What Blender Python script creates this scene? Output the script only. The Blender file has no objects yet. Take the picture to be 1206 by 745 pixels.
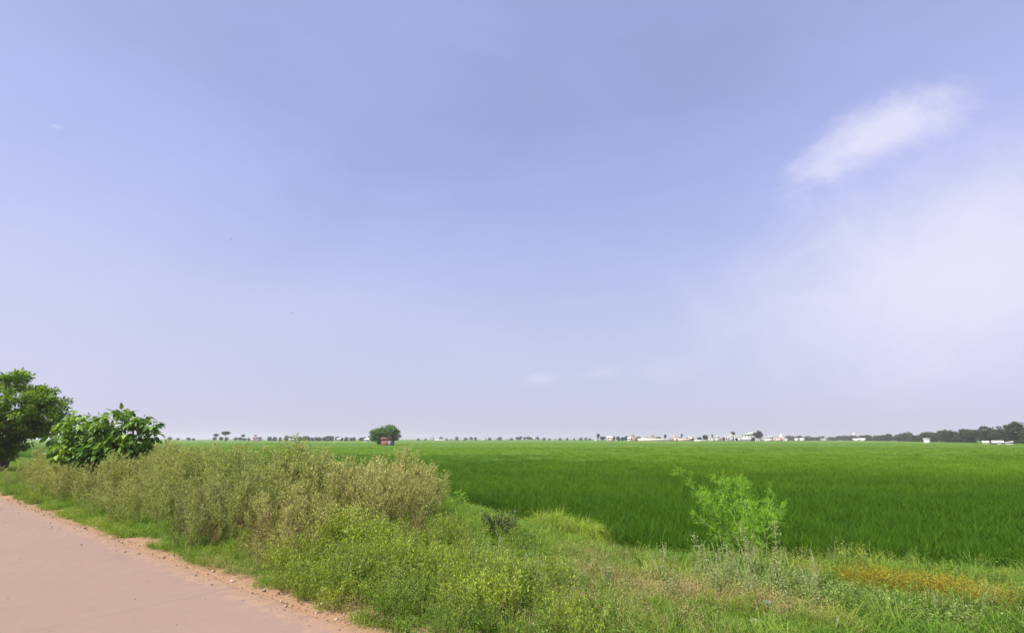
import bpy, math, random
import numpy as np
from math import sin, cos, pi, radians

random.seed(7); RG = np.random.default_rng(7)
S = bpy.context.scene
COL = S.collection
CAM_H = 2.4
PITCH = math.atan(144/603.0)
CP, SP = cos(PITCH), sin(PITCH)

# ---------------------------------------------------------------- survey helpers
def G(px, py, z=0.0):
    """ground point (at height z) that the photographer saw in that direction"""
    vx = (px-603)/603; vy = (372.5-py)/603
    Y = CP-SP*vy; Z = SP+CP*vy
    t = (z-CAM_H)/Z
    return np.array([vx*t, Y*t])
def F(px, t):
    """ground point at bearing px and depth t"""
    return np.array([(px-603)/603*t, 1.028*t])
D_ = np.array([-.784, .62]); N_ = np.array([.62, .784]); E0 = 4.48*N_
def UV(u, v): return E0+u*D_+v*N_
def uv(P):
    q = np.asarray(P)-E0
    return q@D_, q@N_

FE = np.array([[60,8.2],[30,9.0],[18,9.9],[10.3,11.0],[7.0,11.6],[3.0,12.7],[1.2,16.6],[-1.5,22.2],[-4.8,26.5],[-12,31],[-30,44],[-62,68],[-160,145],[-420,350]], float)
def field_sd(P):
    """signed distance to the rice field's edge, positive inside the field"""
    P = np.atleast_2d(P); best = np.full(len(P), 1e9); sgn = np.ones(len(P))
    for a, b in zip(FE[:-1], FE[1:]):
        ab = b-a; t = np.clip(((P-a)@ab)/(ab@ab), 0, 1)
        q = a+t[:, None]*ab; d = np.linalg.norm(P-q, axis=1)
        cr = ab[0]*(P[:, 1]-a[1])-ab[1]*(P[:, 0]-a[0])
        m = d < best-1e-9
        best = np.where(m, d, best); sgn = np.where(m, np.where(cr < 0, 1, -1), sgn)
    return best*sgn
FIELD_Z = -.38
def smooth(x, a, b):
    t = np.clip((x-a)/(b-a), 0, 1); return t*t*(3-2*t)
def vnoise(P, s, seed=0):
    """cheap smooth value noise"""
    P = np.asarray(P)*s; i = np.floor(P).astype(np.int64); f = P-i; f = f*f*(3-2*f)
    def h(a, b):
        n = (a*374761393+b*668265263+seed*1442695041) & 0xffffffff
        n = ((n ^ (n >> 13))*1274126177) & 0xffffffff
        return ((n ^ (n >> 16)) & 0xffff)/65535.0
    a, b = i[:, 0], i[:, 1]
    return (h(a, b)*(1-f[:, 0])+h(a+1, b)*f[:, 0])*(1-f[:, 1])+(h(a, b+1)*(1-f[:, 0])+h(a+1, b+1)*f[:, 0])*f[:, 1]
def H(P):
    """height of the land"""
    P = np.atleast_2d(P); q = P-E0; u = q@D_; v = q@N_
    far = np.maximum(smooth(P[:, 0], 60, 90), smooth(-P[:, 0], 380, 500))
    sd = field_sd(P)
    verge = smooth(v, .3, 1.5)*(.06+.22*np.exp(-((v-3.6)/2.2)**2)*smooth(u, 5, 10)+.10*(vnoise(P, .9, 3)-.5)+.05*(vnoise(P, 3.1, 5)-.5))
    k = smooth(sd, -1.6, .3)
    z = verge*(1-k)+FIELD_Z*k
    z = z+.02*(vnoise(P, 5., 9)-.5)*smooth(v, 0.1, .6)
    z = np.where(v < .02, 0.0, z)
    return z
def h1(P): return float(H(np.array([P]))[0])

# ---------------------------------------------------------------- mesh building
class MB:
    def __init__(s): s.V = []; s.T = []; s.Q = []; s.rT = []; s.rQ = []; s.n = 0
    def add(s, V, Fc, r=0.5):
        V = np.asarray(V, float).reshape(-1, 3); Fc = np.asarray(Fc, np.int64)
        r = np.broadcast_to(np.asarray(r, float), (len(Fc),))
        s.V.append(V)
        (s.T if Fc.shape[1] == 3 else s.Q).append(Fc+s.n)
        (s.rT if Fc.shape[1] == 3 else s.rQ).append(r)
        s.n += len(V)
    def merge(s, o, off=(0, 0, 0), rz=0, sc=1., tilt=(0, 0)):
        if o.n == 0: return
        V = np.concatenate(o.V)*sc
        cx, sx = cos(tilt[0]), sin(tilt[0]); V = V@np.array([[1, 0, 0], [0, cx, -sx], [0, sx, cx]]).T
        cy, sy = cos(tilt[1]), sin(tilt[1]); V = V@np.array([[cy, 0, sy], [0, 1, 0], [-sy, 0, cy]]).T
        c, n = cos(rz), sin(rz); V = V@np.array([[c, -n, 0], [n, c, 0], [0, 0, 1]]).T+np.asarray(off)
        s.V.append(V)
        for a in o.T: s.T.append(a+s.n)
        for a in o.Q: s.Q.append(a+s.n)
        s.rT += o.rT; s.rQ += o.rQ
        s.n += len(V)
    def mesh(s, name, mat, smoothed=False):
        me = bpy.data.meshes.new(name)
        V = np.concatenate(s.V) if s.V else np.zeros((0, 3))
        T = np.concatenate(s.T) if s.T else np.zeros((0, 3), np.int64)
        Q = np.concatenate(s.Q) if s.Q else np.zeros((0, 4), np.int64)
        me.vertices.add(len(V)); me.vertices.foreach_set('co', V.astype(np.float32).ravel())
        L = np.concatenate([T.ravel(), Q.ravel()]).astype(np.int32)
        me.loops.add(len(L)); me.loops.foreach_set('vertex_index', L)
        nt, nq = len(T), len(Q)
        me.polygons.add(nt+nq)
        ls = np.concatenate([np.arange(nt)*3, nt*3+np.arange(nq)*4]).astype(np.int32)
        me.polygons.foreach_set('loop_start', ls)
        at = me.attributes.new('rnd', 'FLOAT', 'FACE')
        r = np.concatenate([np.concatenate(s.rT) if s.rT else np.zeros(0), np.concatenate(s.rQ) if s.rQ else np.zeros(0)])
        at.data.foreach_set('value', r.astype(np.float32))
        me.update(calc_edges=True); me.validate()
        if smoothed: me.polygons.foreach_set('use_smooth', np.ones(nt+nq, bool)); me.update()
        if mat: me.materials.append(mat)
        return me
    def build(s, name, mat, parent=None, loc=(0, 0, 0), rz=0, smoothed=False):
        o = bpy.data.objects.new(name, s.mesh(name, mat, smoothed)); COL.objects.link(o)
        o.location = loc; o.rotation_euler[2] = rz
        if parent: o.parent = parent
        return o
def unit(a): return a/np.maximum(np.linalg.norm(a, axis=-1, keepdims=True), 1e-9)
def box(mb, x0, y0, z0, x1, y1, z1, r=.5):
    V = [(x0,y0,z0),(x1,y0,z0),(x1,y1,z0),(x0,y1,z0),(x0,y0,z1),(x1,y0,z1),(x1,y1,z1),(x0,y1,z1)]
    mb.add(V, [(0,3,2,1),(4,5,6,7),(0,1,5,4),(1,2,6,5),(2,3,7,6),(3,0,4,7)], r)
def tube(mb, P, R, n=5, r=.5):
    P = np.asarray(P, float); k = len(P); R = np.broadcast_to(np.asarray(R, float), (k,))
    T = unit(np.gradient(P, axis=0)); ref = np.array([.13, .97, .2])
    A = unit(np.cross(T, ref)); B = np.cross(T, A)
    a = np.arange(n)*2*pi/n
    V = P[:, None]+R[:, None, None]*(np.cos(a)[None, :, None]*A[:, None]+np.sin(a)[None, :, None]*B[:, None])
    i = np.arange(k-1)[:, None]*n+np.arange(n)[None]; j = np.arange(k-1)[:, None]*n+(np.arange(n)[None]+1) % n
    mb.add(V.reshape(-1, 3), np.stack([i, j, j+n, i+n], -1).reshape(-1, 4), r)
def leaves(mb, C, Dr, Nn, L, W, r, fold=.12, full=False):
    C = np.asarray(C, float); n = len(C)
    if n == 0: return
    Dr = unit(Dr); Sd = unit(np.cross(Dr, Nn)); Nn = np.cross(Sd, Dr)
    L = np.broadcast_to(L, (n,))[:, None]; W = np.broadcast_to(W, (n,))[:, None]; r = np.broadcast_to(r, (n,))
    if not full:
        V = np.stack([C, C+Dr*L*.45+Sd*W*.5+Nn*W*fold, C+Dr*L, C+Dr*L*.45-Sd*W*.5+Nn*W*fold], 1)
        b = np.arange(n)[:, None]*4
        Fc = np.concatenate([b+np.array([[0, 1, 2]]), b+np.array([[0, 2, 3]])])
        mb.add(V.reshape(-1, 3), Fc, np.concatenate([r, r]))
    else:
        ts = [0, .18, .42, .7, 1.0]; ws = [0.04, .40, .5, .34, 0.0]; dr = [0, .01, -.0, -.06, -.2]
        rows = []
        for t, w, d in zip(ts, ws, dr):
            m = C+Dr*L*t+Nn*L*d
            rows += [m+Sd*W*w+Nn*W*fold*w*2, m, m-Sd*W*w+Nn*W*fold*w*2]
        V = np.stack(rows, 1); b = np.arange(n)[:, None]*15
        q = []
        for k in range(4):
            o = k*3; q += [[o, o+1, o+4, o+3], [o+1, o+2, o+5, o+4]]
        Fc = np.concatenate([b+np.array([x]) for x in q])
        mb.add(V.reshape(-1, 3), Fc, np.tile(r, 8))
def blades(mb, n, rad, h0, h1_, w, lean, droop, r0=0, r1=1, seg=3):
    az = RG.uniform(0, 2*pi, n); rr = rad*np.sqrt(RG.uniform(0, 1, n))
    base = np.stack([rr*np.cos(az), rr*np.sin(az), np.full(n, -.03)], 1)
    a2 = az+RG.normal(0, .7, n); ln = np.abs(RG.normal(lean, lean*.5, n))
    hd = np.stack([np.cos(a2), np.sin(a2), np.zeros(n)], 1)
    L = RG.uniform(h0, h1_, n)
    sd = np.stack([-np.sin(a2+RG.normal(0, .6, n)), np.cos(a2), RG.normal(0, .2, n)], 1); sd = unit(sd)
    dp = np.abs(RG.normal(droop, droop*.5, n)); rows = []
    for k in range(seg):
        t = k/seg; ang = ln+dp*t*t*1.2
        p = base+hd*(L*t*np.sin(ang))[:, None]+np.array([0, 0, 1])*(L*t*np.cos(ang))[:, None]
        ww = w*(1-.65*t**1.5)*.5*(1 if k else .7)
        rows += [p-sd*ww, p+sd*ww]
    ang = ln+dp*1.2
    rows.append(base+hd*(L*np.sin(ang))[:, None]+np.array([0, 0, 1])*(L*np.cos(ang))[:, None])
    V = np.stack(rows, 1); m = 2*seg+1; b = np.arange(n)[:, None]*m
    r = RG.uniform(r0, r1, n)
    q = [b+np.array([[2*k, 2*k+1, 2*k+3, 2*k+2]]) for k in range(seg-1)]
    i0 = mb.n
    mb.add(V.reshape(-1, 3), np.concatenate(q), np.tile(r, seg-1))
    mb.T.append(i0+b+np.array([[2*seg-2, 2*seg-1, 2*seg]])); mb.rT.append(r)

# ---------------------------------------------------------------- materials
def new_mat(name):
    m = bpy.data.materials.new(name); m.use_nodes = True
    nt = m.node_tree; nt.nodes.clear()
    out = nt.nodes.new('ShaderNodeOutputMaterial')
    return m, nt, out
def N(nt, t, **kw):
    n = nt.nodes.new(t)
    for k, v in kw.items():
        if k.startswith('i_'):
            key = k[2:]; key = int(key) if key.isdigit() else key.replace('_', ' ')
            n.inputs[key].default_value = v
        else: setattr(n, k, v)
    return n
def ramp(nt, fac, cols):
    r = nt.nodes.new('ShaderNodeValToRGB'); e = r.color_ramp.elements
    while len(e) < len(cols): e.new(.5)
    for x, (p, c) in zip(e, cols): x.position = p; x.color = (*c, 1)
    nt.links.new(fac, r.inputs[0]); return r.outputs[0]
def mixc(nt, f, a, b, mode='MIX'):
    m = nt.nodes.new('ShaderNodeMix'); m.data_type = 'RGBA'; m.blend_type = mode
    for s, v in ((m.inputs[0], f), (m.inputs[6], a), (m.inputs[7], b)):
        if hasattr(v, 'is_linked'): nt.links.new(v, s)
        elif isinstance(v, (int, float)): s.default_value = v
        else: s.default_value = (*v, 1)
    return m.outputs[2]
def mth(nt, op, a, b=None, c=None, clamp=False):
    m = nt.nodes.new('ShaderNodeMath'); m.operation = op; m.use_clamp = clamp
    for i, v in enumerate((a, b, c)):
        if v is None: continue
        if hasattr(v, 'is_linked'): nt.links.new(v, m.inputs[i])
        else: m.inputs[i].default_value = v
    return m.outputs[0]
def leaf_mat(name, A, B=None, trans=.35, rough=.55, tintsrc='INSTANCER', spec=.3, patch=0, pw=None):
    """A, B: colour ramps over the per-leaf random value; B is where the per-plant tint leads"""
    m, nt, out = new_mat(name)
    at = N(nt, 'ShaderNodeAttribute', attribute_name='rnd', attribute_type='GEOMETRY')
    k = len(A)-1
    c = ramp(nt, at.outputs['Fac'], [(i/k, x) for i, x in enumerate(A)])
    if B:
        k = len(B)-1
        c2 = ramp(nt, at.outputs['Fac'], [(i/k, x) for i, x in enumerate(B)])
        ti = N(nt, 'ShaderNodeAttribute', attribute_name='tint', attribute_type=tintsrc)
        c = mixc(nt, ti.outputs['Fac'], c, c2)
    p = N(nt, 'ShaderNodeBsdfPrincipled', i_Roughness=rough)
    p.inputs['Specular IOR Level'].default_value = spec
    nt.links.new(c, p.inputs['Base Color'])
    if trans:
        tr = N(nt, 'ShaderNodeBsdfTranslucent')
        nt.links.new(mixc(nt, 1.0, c, (1.25, 1.3, .6), 'MULTIPLY'), tr.inputs[0])
        mx = N(nt, 'ShaderNodeMixShader', i_0=trans)
        nt.links.new(p.outputs[0], mx.inputs[1]); nt.links.new(tr.outputs[0], mx.inputs[2])
        nt.links.new(mx.outputs[0], out.inputs[0])
    else: nt.links.new(p.outputs[0], out.inputs[0])
    return m
def plain(name, col, rough=.8, var=.25, scale=3., bump=0.3, col2=None, metal=0):
    m, nt, out = new_mat(name)
    tc = N(nt, 'ShaderNodeTexCoord')
    nz = N(nt, 'ShaderNodeTexNoise', i_Scale=scale, i_Detail=5.0, i_Roughness=.6)
    nt.links.new(tc.outputs['Object'], nz.inputs['Vector'])
    c2 = col2 or tuple(x*(1-var) for x in col); c1 = tuple(min(1, x*(1+var*.5)) for x in col)
    c = ramp(nt, nz.outputs[0], [(.35, c2), (.65, c1)])
    p = N(nt, 'ShaderNodeBsdfPrincipled', i_Roughness=rough, i_Metallic=metal)
    nt.links.new(c, p.inputs['Base Color'])
    if bump:
        b = N(nt, 'ShaderNodeBump', i_Strength=bump, i_Distance=.02)
        nt.links.new(nz.outputs[0], b.inputs['Height']); nt.links.new(b.outputs[0], p.inputs['Normal'])
    nt.links.new(p.outputs[0], out.inputs[0])
    return m
M = {}
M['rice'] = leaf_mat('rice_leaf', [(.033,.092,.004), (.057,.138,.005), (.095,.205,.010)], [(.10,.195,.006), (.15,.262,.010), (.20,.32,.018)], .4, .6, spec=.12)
M['grass'] = leaf_mat('grass_blade', [(.070,.17,.015), (.115,.245,.024), (.19,.32,.045)], [(.20,.27,.035), (.29,.34,.055), (.40,.41,.11)], .35, spec=.12)
M['herb'] = leaf_mat('herb_leaf', [(.18,.26,.025), (.26,.34,.035), (.36,.41,.07)], [(.075,.17,.02), (.13,.24,.03), (.21,.31,.06)], .35, spec=.15)
M['tall'] = leaf_mat('weed_leaf', [(.17,.23,.050), (.28,.34,.085), (.42,.46,.17)], [(.30,.29,.09), (.42,.40,.14), (.54,.51,.23)], .35, spec=.15)
M['dry'] = leaf_mat('dry_stalk', [(.30,.27,.11), (.43,.37,.19), (.37,.23,.12)], [(.26,.24,.014), (.26,.185,.010), (.40,.35,.03)], .25, spec=.12)
M['spike'] = leaf_mat('seed_spike', [(.16,.24,.06), (.27,.34,.12), (.42,.44,.24)], None, .3, spec=.15)
M['broad'] = leaf_mat('broad_leaf', [(.07,.17,.025), (.13,.25,.04), (.22,.33,.085)], [(.15,.22,.035), (.24,.32,.07), (.34,.40,.14)], .3, spec=.2)
M['stem'] = leaf_mat('green_stem', [(.22,.24,.08), (.36,.33,.15)], None, 0, spec=.1)
M['palestem'] = leaf_mat('pale_green_stem', [(.30,.42,.12), (.42,.50,.2)], None, 0, spec=.1)
M['dstem'] = leaf_mat('dry_stem', [(.20,.12,.065), (.34,.23,.13)], None, 0)
M['neem'] = leaf_mat('tree_leaf_bright', [(.06,.14,.010), (.14,.25,.018), (.27,.38,.03)], None, .35)
M['bigleaf'] = leaf_mat('large_leaf', [(.045,.12,.015), (.11,.22,.025), (.27,.40,.05)], None, .3, .5, spec=.25)
M['lone'] = leaf_mat('lone_tree_leaf', [(.05,.13,.01), (.11,.22,.02), (.20,.31,.03)], None, .3)
M['far'] = leaf_mat('far_tree_leaf', [(0.030, 0.053, 0.015), (0.047, 0.076, 0.020), (0.068, 0.102, 0.027)], None, .25)
M['feather'] = leaf_mat('feathery_leaf', [(.15,.31,.025), (.23,.42,.04), (.34,.52,.07)], None, .4, spec=.1)
M['dark'] = leaf_mat('dark_leaf', [(.025,.06,.018), (.05,.09,.025), (.14,.17,.06)], None, .25)
M['sap'] = leaf_mat('sapling_leaf', [(.16,.34,.03), (.22,.42,.04)], None, .4)
M['bark'] = plain('bark', (.12,.085,.06), .9, .4, 9, .8)
M['lime'] = leaf_mat('lime_grass', [(0.204, 0.306, 0.025), (0.289, 0.383, 0.043), (0.383, 0.442, 0.085)], None, .4)
M['redstem'] = leaf_mat('red_brown_stalk', [(.20,.10,.055), (.34,.21,.12)], None, .15)

def tag(o, label=None, cat=None, group=None, kind=None):
    if label: o['label'] = label
    if cat: o['category'] = cat
    if group: o['group'] = group
    if kind: o['kind'] = kind
    return o
def empty(name, loc, rz=0):
    o = bpy.data.objects.new(name, None); COL.objects.link(o)
    o.empty_display_size = .2; o.location = loc; o.rotation_euler[2] = rz
    return o
def copy_tree(o, parent=None):
    c = o.copy(); COL.objects.link(c)
    if parent: c.parent = parent
    for ch in list(o.children): copy_tree(ch, c)
    return c

# ---------------------------------------------------------------- land
def axis(lo, hi, dlo, dhi, step, grow=1.16):
    a = list(np.arange(dlo, dhi+1e-6, step))
    x, s = dhi, step
    while x < hi: s *= grow; x = min(hi, x+s); a.append(x)
    x, s = dlo, step; b = []
    while x > lo: s *= grow; x = max(lo, x-s); b.append(x)
    return np.array(b[::-1]+a)
def grid(X, Y):
    gx, gy = np.meshgrid(X, Y); P = np.stack([gx.ravel(), gy.ravel()], 1); nx = len(X)
    i = (np.arange(len(Y)-1)[:, None]*nx+np.arange(nx-1)[None]).ravel()
    return P, np.stack([i, i+1, i+nx+1, i+nx], 1)
R_FAR = 3000
X = axis(-R_FAR, R_FAR, -40, 26, .3); Yv = axis(-R_FAR, R_FAR, -6, 50, .3)
P, Fc = grid(X, Yv); z = H(P)
mb = MB(); mb.add(np.column_stack([P, z]), Fc)

m, nt, out = new_mat('ground_soil')
geo = N(nt, 'ShaderNodeNewGeometry')
dot = N(nt, 'ShaderNodeVectorMath', operation='DOT_PRODUCT'); dot.inputs[1].default_value = (N_[0], N_[1], 0)
nt.links.new(geo.outputs['Position'], dot.inputs[0])
v = mth(nt, 'SUBTRACT', dot.outputs['Value'], 4.48)
n1 = N(nt, 'ShaderNodeTexNoise', i_Scale=1.3, i_Detail=6.0, i_Roughness=.65); nt.links.new(geo.outputs['Position'], n1.inputs['Vector'])
n2 = N(nt, 'ShaderNodeTexNoise', i_Scale=14.0, i_Detail=8.0, i_Roughness=.7); nt.links.new(geo.outputs['Position'], n2.inputs['Vector'])
edge = mth(nt, 'ADD', v, mth(nt, 'MULTIPLY', mth(nt, 'SUBTRACT', n1.outputs[0], .5), 1.6))
f = N(nt, 'ShaderNodeMapRange', interpolation_type='SMOOTHSTEP', i_1=.6, i_2=1.5); nt.links.new(edge, f.inputs[0])
sand = ramp(nt, n2.outputs[0], [(.3, (0.212, 0.120, 0.066)), (.5, (0.321, 0.197, 0.117)), (.72, (0.380, 0.256, 0.161))])
soil = ramp(nt, n2.outputs[0], [(.3, (0.048, 0.036, 0.016)), (.5, (0.104, 0.092, 0.036)), (.72, (0.176, 0.128, 0.068))])
c = mixc(nt, f.outputs[0], sand, soil)
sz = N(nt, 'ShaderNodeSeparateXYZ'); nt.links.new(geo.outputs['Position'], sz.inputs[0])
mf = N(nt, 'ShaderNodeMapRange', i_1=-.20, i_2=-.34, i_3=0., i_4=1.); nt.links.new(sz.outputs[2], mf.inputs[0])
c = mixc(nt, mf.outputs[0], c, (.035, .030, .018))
p = N(nt, 'ShaderNodeBsdfPrincipled', i_Roughness=.95); p.inputs['Specular IOR Level'].default_value = .1
nt.links.new(c, p.inputs['Base Color'])
b = N(nt, 'ShaderNodeBump', i_Strength=.8, i_Distance=.03); nt.links.new(n2.outputs[0], b.inputs['Height']); nt.links.new(b.outputs[0], p.inputs['Normal'])
nt.links.new(p.outputs[0], out.inputs[0])
tag(mb.build('ground', m, smoothed=True), kind='structure')

# road: pale concrete, slightly cambered sheet lying on the ground, edge line gently irregular
us = np.concatenate([np.arange(-40, 60, .25), np.arange(60, 420, 5)]); vs = np.array([-7.2, -7.0, -5, -3, -1, -.3, -.06, 0.0])
PP = []
for u in us:
    wob = .05*(vnoise([[u, 0]], .7, 2)[0]-.5)+.05*(vnoise([[u, 0]], 3.3, 4)[0]-.5)
    for k, vv in enumerate(vs):
        q = UV(u, vv+(wob if k > 4 else 0)); PP.append((q[0], q[1], (.022 if 0 < k < 7 else .001)))
nx = len(vs); i = (np.arange(len(us)-1)[:, None]*nx+np.arange(nx-1)[None]).ravel()
mb = MB(); mb.add(PP, np.stack([i, i+nx, i+nx+1, i+1], 1)[:, ::-1])
m, nt, out = new_mat('concrete_road')
geo = N(nt, 'ShaderNodeNewGeometry')
def dotn(vec, off):
    d = N(nt, 'ShaderNodeVectorMath', operation='DOT_PRODUCT'); d.inputs[1].default_value = (vec[0], vec[1], 0)
    nt.links.new(geo.outputs['Position'], d.inputs[0]); return mth(nt, 'SUBTRACT', d.outputs['Value'], off)
v = dotn(N_, 4.48); u = dotn(D_, 0)
big = N(nt, 'ShaderNodeTexNoise', i_Scale=.45, i_Detail=5.0, i_Roughness=.55, i_Distortion=.6); nt.links.new(geo.outputs['Position'], big.inputs['Vector'])
fine = N(nt, 'ShaderNodeTexNoise', i_Scale=45.0, i_Detail=8.0, i_Roughness=.75); nt.links.new(geo.outputs['Position'], fine.inputs['Vector'])
mid = N(nt, 'ShaderNodeTexNoise', i_Scale=4.0, i_Detail=7.0, i_Roughness=.65); nt.links.new(geo.outputs['Position'], mid.inputs['Vector'])
c = ramp(nt, big.outputs[0], [(.32, (0.219, 0.146, 0.110)), (.5, (0.248, 0.166, 0.124)), (.68, (0.270, 0.182, 0.142))])
c = mixc(nt, .5, c, ramp(nt, mid.outputs[0], [(.3, (0.219, 0.150, 0.117)), (.7, (0.292, 0.197, 0.153))]))
c = mixc(nt, .35, c, ramp(nt, fine.outputs[0], [(.3, (0.204, 0.146, 0.117)), (.7, (0.336, 0.234, 0.182))]))
# wind-blown sand along the edge
e = mth(nt, 'ADD', v, mth(nt, 'MULTIPLY', mth(nt, 'SUBTRACT', mid.outputs[0], .5), 1.3))
ef = N(nt, 'ShaderNodeMapRange', interpolation_type='SMOOTHSTEP', i_1=-.5, i_2=.05); nt.links.new(e, ef.inputs[0])
c = mixc(nt, mth(nt, 'MULTIPLY', ef.outputs[0], .85), c, (.345,.215,.130))
# joints between the slabs, every 5.2 m
wv = mth(nt, 'ADD', u, mth(nt, 'MULTIPLY', mth(nt, 'SUBTRACT', mid.outputs[0], .5), .05))
fr = mth(nt, 'ABSOLUTE', mth(nt, 'SUBTRACT', mth(nt, 'FRACT', mth(nt, 'DIVIDE', mth(nt, 'ADD', wv, 60.9), 5.2)), .5))
jt = N(nt, 'ShaderNodeMapRange', i_1=.0, i_2=.0045, i_3=1., i_4=0.); nt.links.new(fr, jt.inputs[0])
c = mixc(nt, mth(nt, 'MULTIPLY', jt.outputs[0], mth(nt, 'MULTIPLY', big.outputs[0], .75)), c, (.12,.09,.075))
wp = N(nt, 'ShaderNodeVectorMath', operation='ADD'); nt.links.new(geo.outputs['Position'], wp.inputs[0]); nt.links.new(mid.outputs['Color'], wp.inputs[1])
ck = N(nt, 'ShaderNodeTexVoronoi', feature='DISTANCE_TO_EDGE', i_Scale=.33); nt.links.new(wp.outputs[0], ck.inputs['Vector'])
cm = N(nt, 'ShaderNodeMapRange', i_1=.0, i_2=.004, i_3=1., i_4=0.); nt.links.new(ck.outputs['Distance'], cm.inputs[0])
cw = N(nt, 'ShaderNodeMapRange', i_1=.5, i_2=.62, i_3=0., i_4=.45); nt.links.new(big.outputs[0], cw.inputs[0])
c = mixc(nt, mth(nt, 'MULTIPLY', cm.outputs[0], cw.outputs[0]), c, (.09,.065,.055))
st = N(nt, 'ShaderNodeTexNoise', i_Scale=.9, i_Detail=3.0); nt.links.new(geo.outputs['Position'], st.inputs['Vector'])
c = mixc(nt, mth(nt, 'MULTIPLY', ramp(nt, st.outputs[0], [(.58, (0,0,0)), (.72, (1,1,1))]), .22), c, (.22,.16,.14))
p = N(nt, 'ShaderNodeBsdfPrincipled', i_Roughness=.85); p.inputs['Specular IOR Level'].default_value = .2
nt.links.new(c, p.inputs['Base Color'])
b = N(nt, 'ShaderNodeBump', i_Strength=.35, i_Distance=.01); nt.links.new(fine.outputs[0], b.inputs['Height']); nt.links.new(b.outputs[0], p.inputs['Normal'])
nt.links.new(p.outputs[0], out.inputs[0])
tag(mb.build('road', m), kind='structure')

# ---------------------------------------------------------------- scattering of ground cover
def source(name, mbs_mats):
    """source meshes for scattered cover: list of (stem MB, foliage MB) joined per variant with two materials"""
    c = bpy.data.collections.new(name)
    for k, parts in enumerate(mbs_mats):
        J = MB(); mats = []; idx = []
        for q, (b_, mt) in enumerate(parts):
            J.merge(b_); mats.append(mt)
        me = J.mesh(name, None)
        # material index: tris first then quads in mesh(); rebuild per part
        tI = np.concatenate([np.full(sum(len(a) for a in b_.T), q) for q, (b_, _) in enumerate(parts)])
        qI = np.concatenate([np.full(sum(len(a) for a in b_.Q), q) for q, (b_, _) in enumerate(parts)])
        for mt in mats: me.materials.append(mt)
        me.polygons.foreach_set('material_index', np.concatenate([tI, qI]).astype(np.int32)); me.update()
        o = bpy.data.objects.new('%s_%02d' % (name, k), me); c.objects.link(o)
    return c, len(mbs_mats)
def scatter(name, src, P, z, scale, tint, label, cat=None, tilt=.12, lean=None):
    col, nv = src; n = len(P)
    me = bpy.data.meshes.new(name); me.vertices.add(n)
    me.vertices.foreach_set('co', np.column_stack([P, z]).astype(np.float32).ravel())
    rot = np.column_stack([RG.normal(0, tilt, n), RG.normal(0, tilt, n), RG.uniform(0, 2*pi, n)])
    if lean is not None: rot = np.column_stack([RG.normal(0, tilt, n)-lean[:, 1], RG.normal(0, tilt, n)+lean[:, 0], np.zeros(n)])
    a = me.attributes.new('rot', 'FLOAT_VECTOR', 'POINT'); a.data.foreach_set('vector', rot.astype(np.float32).ravel())
    sc = np.asarray(scale); sc = np.repeat(sc[:, None], 3, 1) if sc.ndim == 1 else sc
    a = me.attributes.new('scl', 'FLOAT_VECTOR', 'POINT'); a.data.foreach_set('vector', sc.astype(np.float32).ravel())
    a = me.attributes.new('tint', 'FLOAT', 'POINT'); a.data.foreach_set('value', np.clip(np.broadcast_to(tint, (n,)), 0, 1).astype(np.float32))
    a = me.attributes.new('pick', 'INT', 'POINT'); a.data.foreach_set('value', RG.integers(0, nv, n).astype(np.int32))
    o = bpy.data.objects.new(name, me); COL.objects.link(o)
    ng = bpy.data.node_groups.new(name, 'GeometryNodeTree')
    ng.interface.new_socket('Geometry', in_out='INPUT', socket_type='NodeSocketGeometry')
    ng.interface.new_socket('Geometry', in_out='OUTPUT', socket_type='NodeSocketGeometry')
    gi = ng.nodes.new('NodeGroupInput'); go = ng.nodes.new('NodeGroupOutput')
    ci = ng.nodes.new('GeometryNodeCollectionInfo'); ci.inputs['Collection'].default_value = col
    ci.inputs['Separate Children'].default_value = True; ci.inputs['Reset Children'].default_value = True
    ip = ng.nodes.new('GeometryNodeInstanceOnPoints'); ip.inputs['Pick Instance'].default_value = True
    def na(nm, t):
        x = ng.nodes.new('GeometryNodeInputNamedAttribute'); x.data_type = t; x.inputs['Name'].default_value = nm
        return [s for s in x.outputs if s.enabled and s.name == 'Attribute'][0]
    ng.links.new(gi.outputs[0], ip.inputs['Points']); ng.links.new(ci.outputs[0], ip.inputs['Instance'])
    ng.links.new(na('pick', 'INT'), ip.inputs['Instance Index'])
    e2r = ng.nodes.new('FunctionNodeEulerToRotation'); ng.links.new(na('rot', 'FLOAT_VECTOR'), e2r.inputs[0])
    ng.links.new(e2r.outputs[0], ip.inputs['Rotation']); ng.links.new(na('scl', 'FLOAT_VECTOR'), ip.inputs['Scale'])
    ng.links.new(ip.outputs[0], go.inputs[0])
    md = o.modifiers.new('scatter', 'NODES'); md.node_group = ng
    tag(o, label, cat, kind='stuff')
    return o

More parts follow.
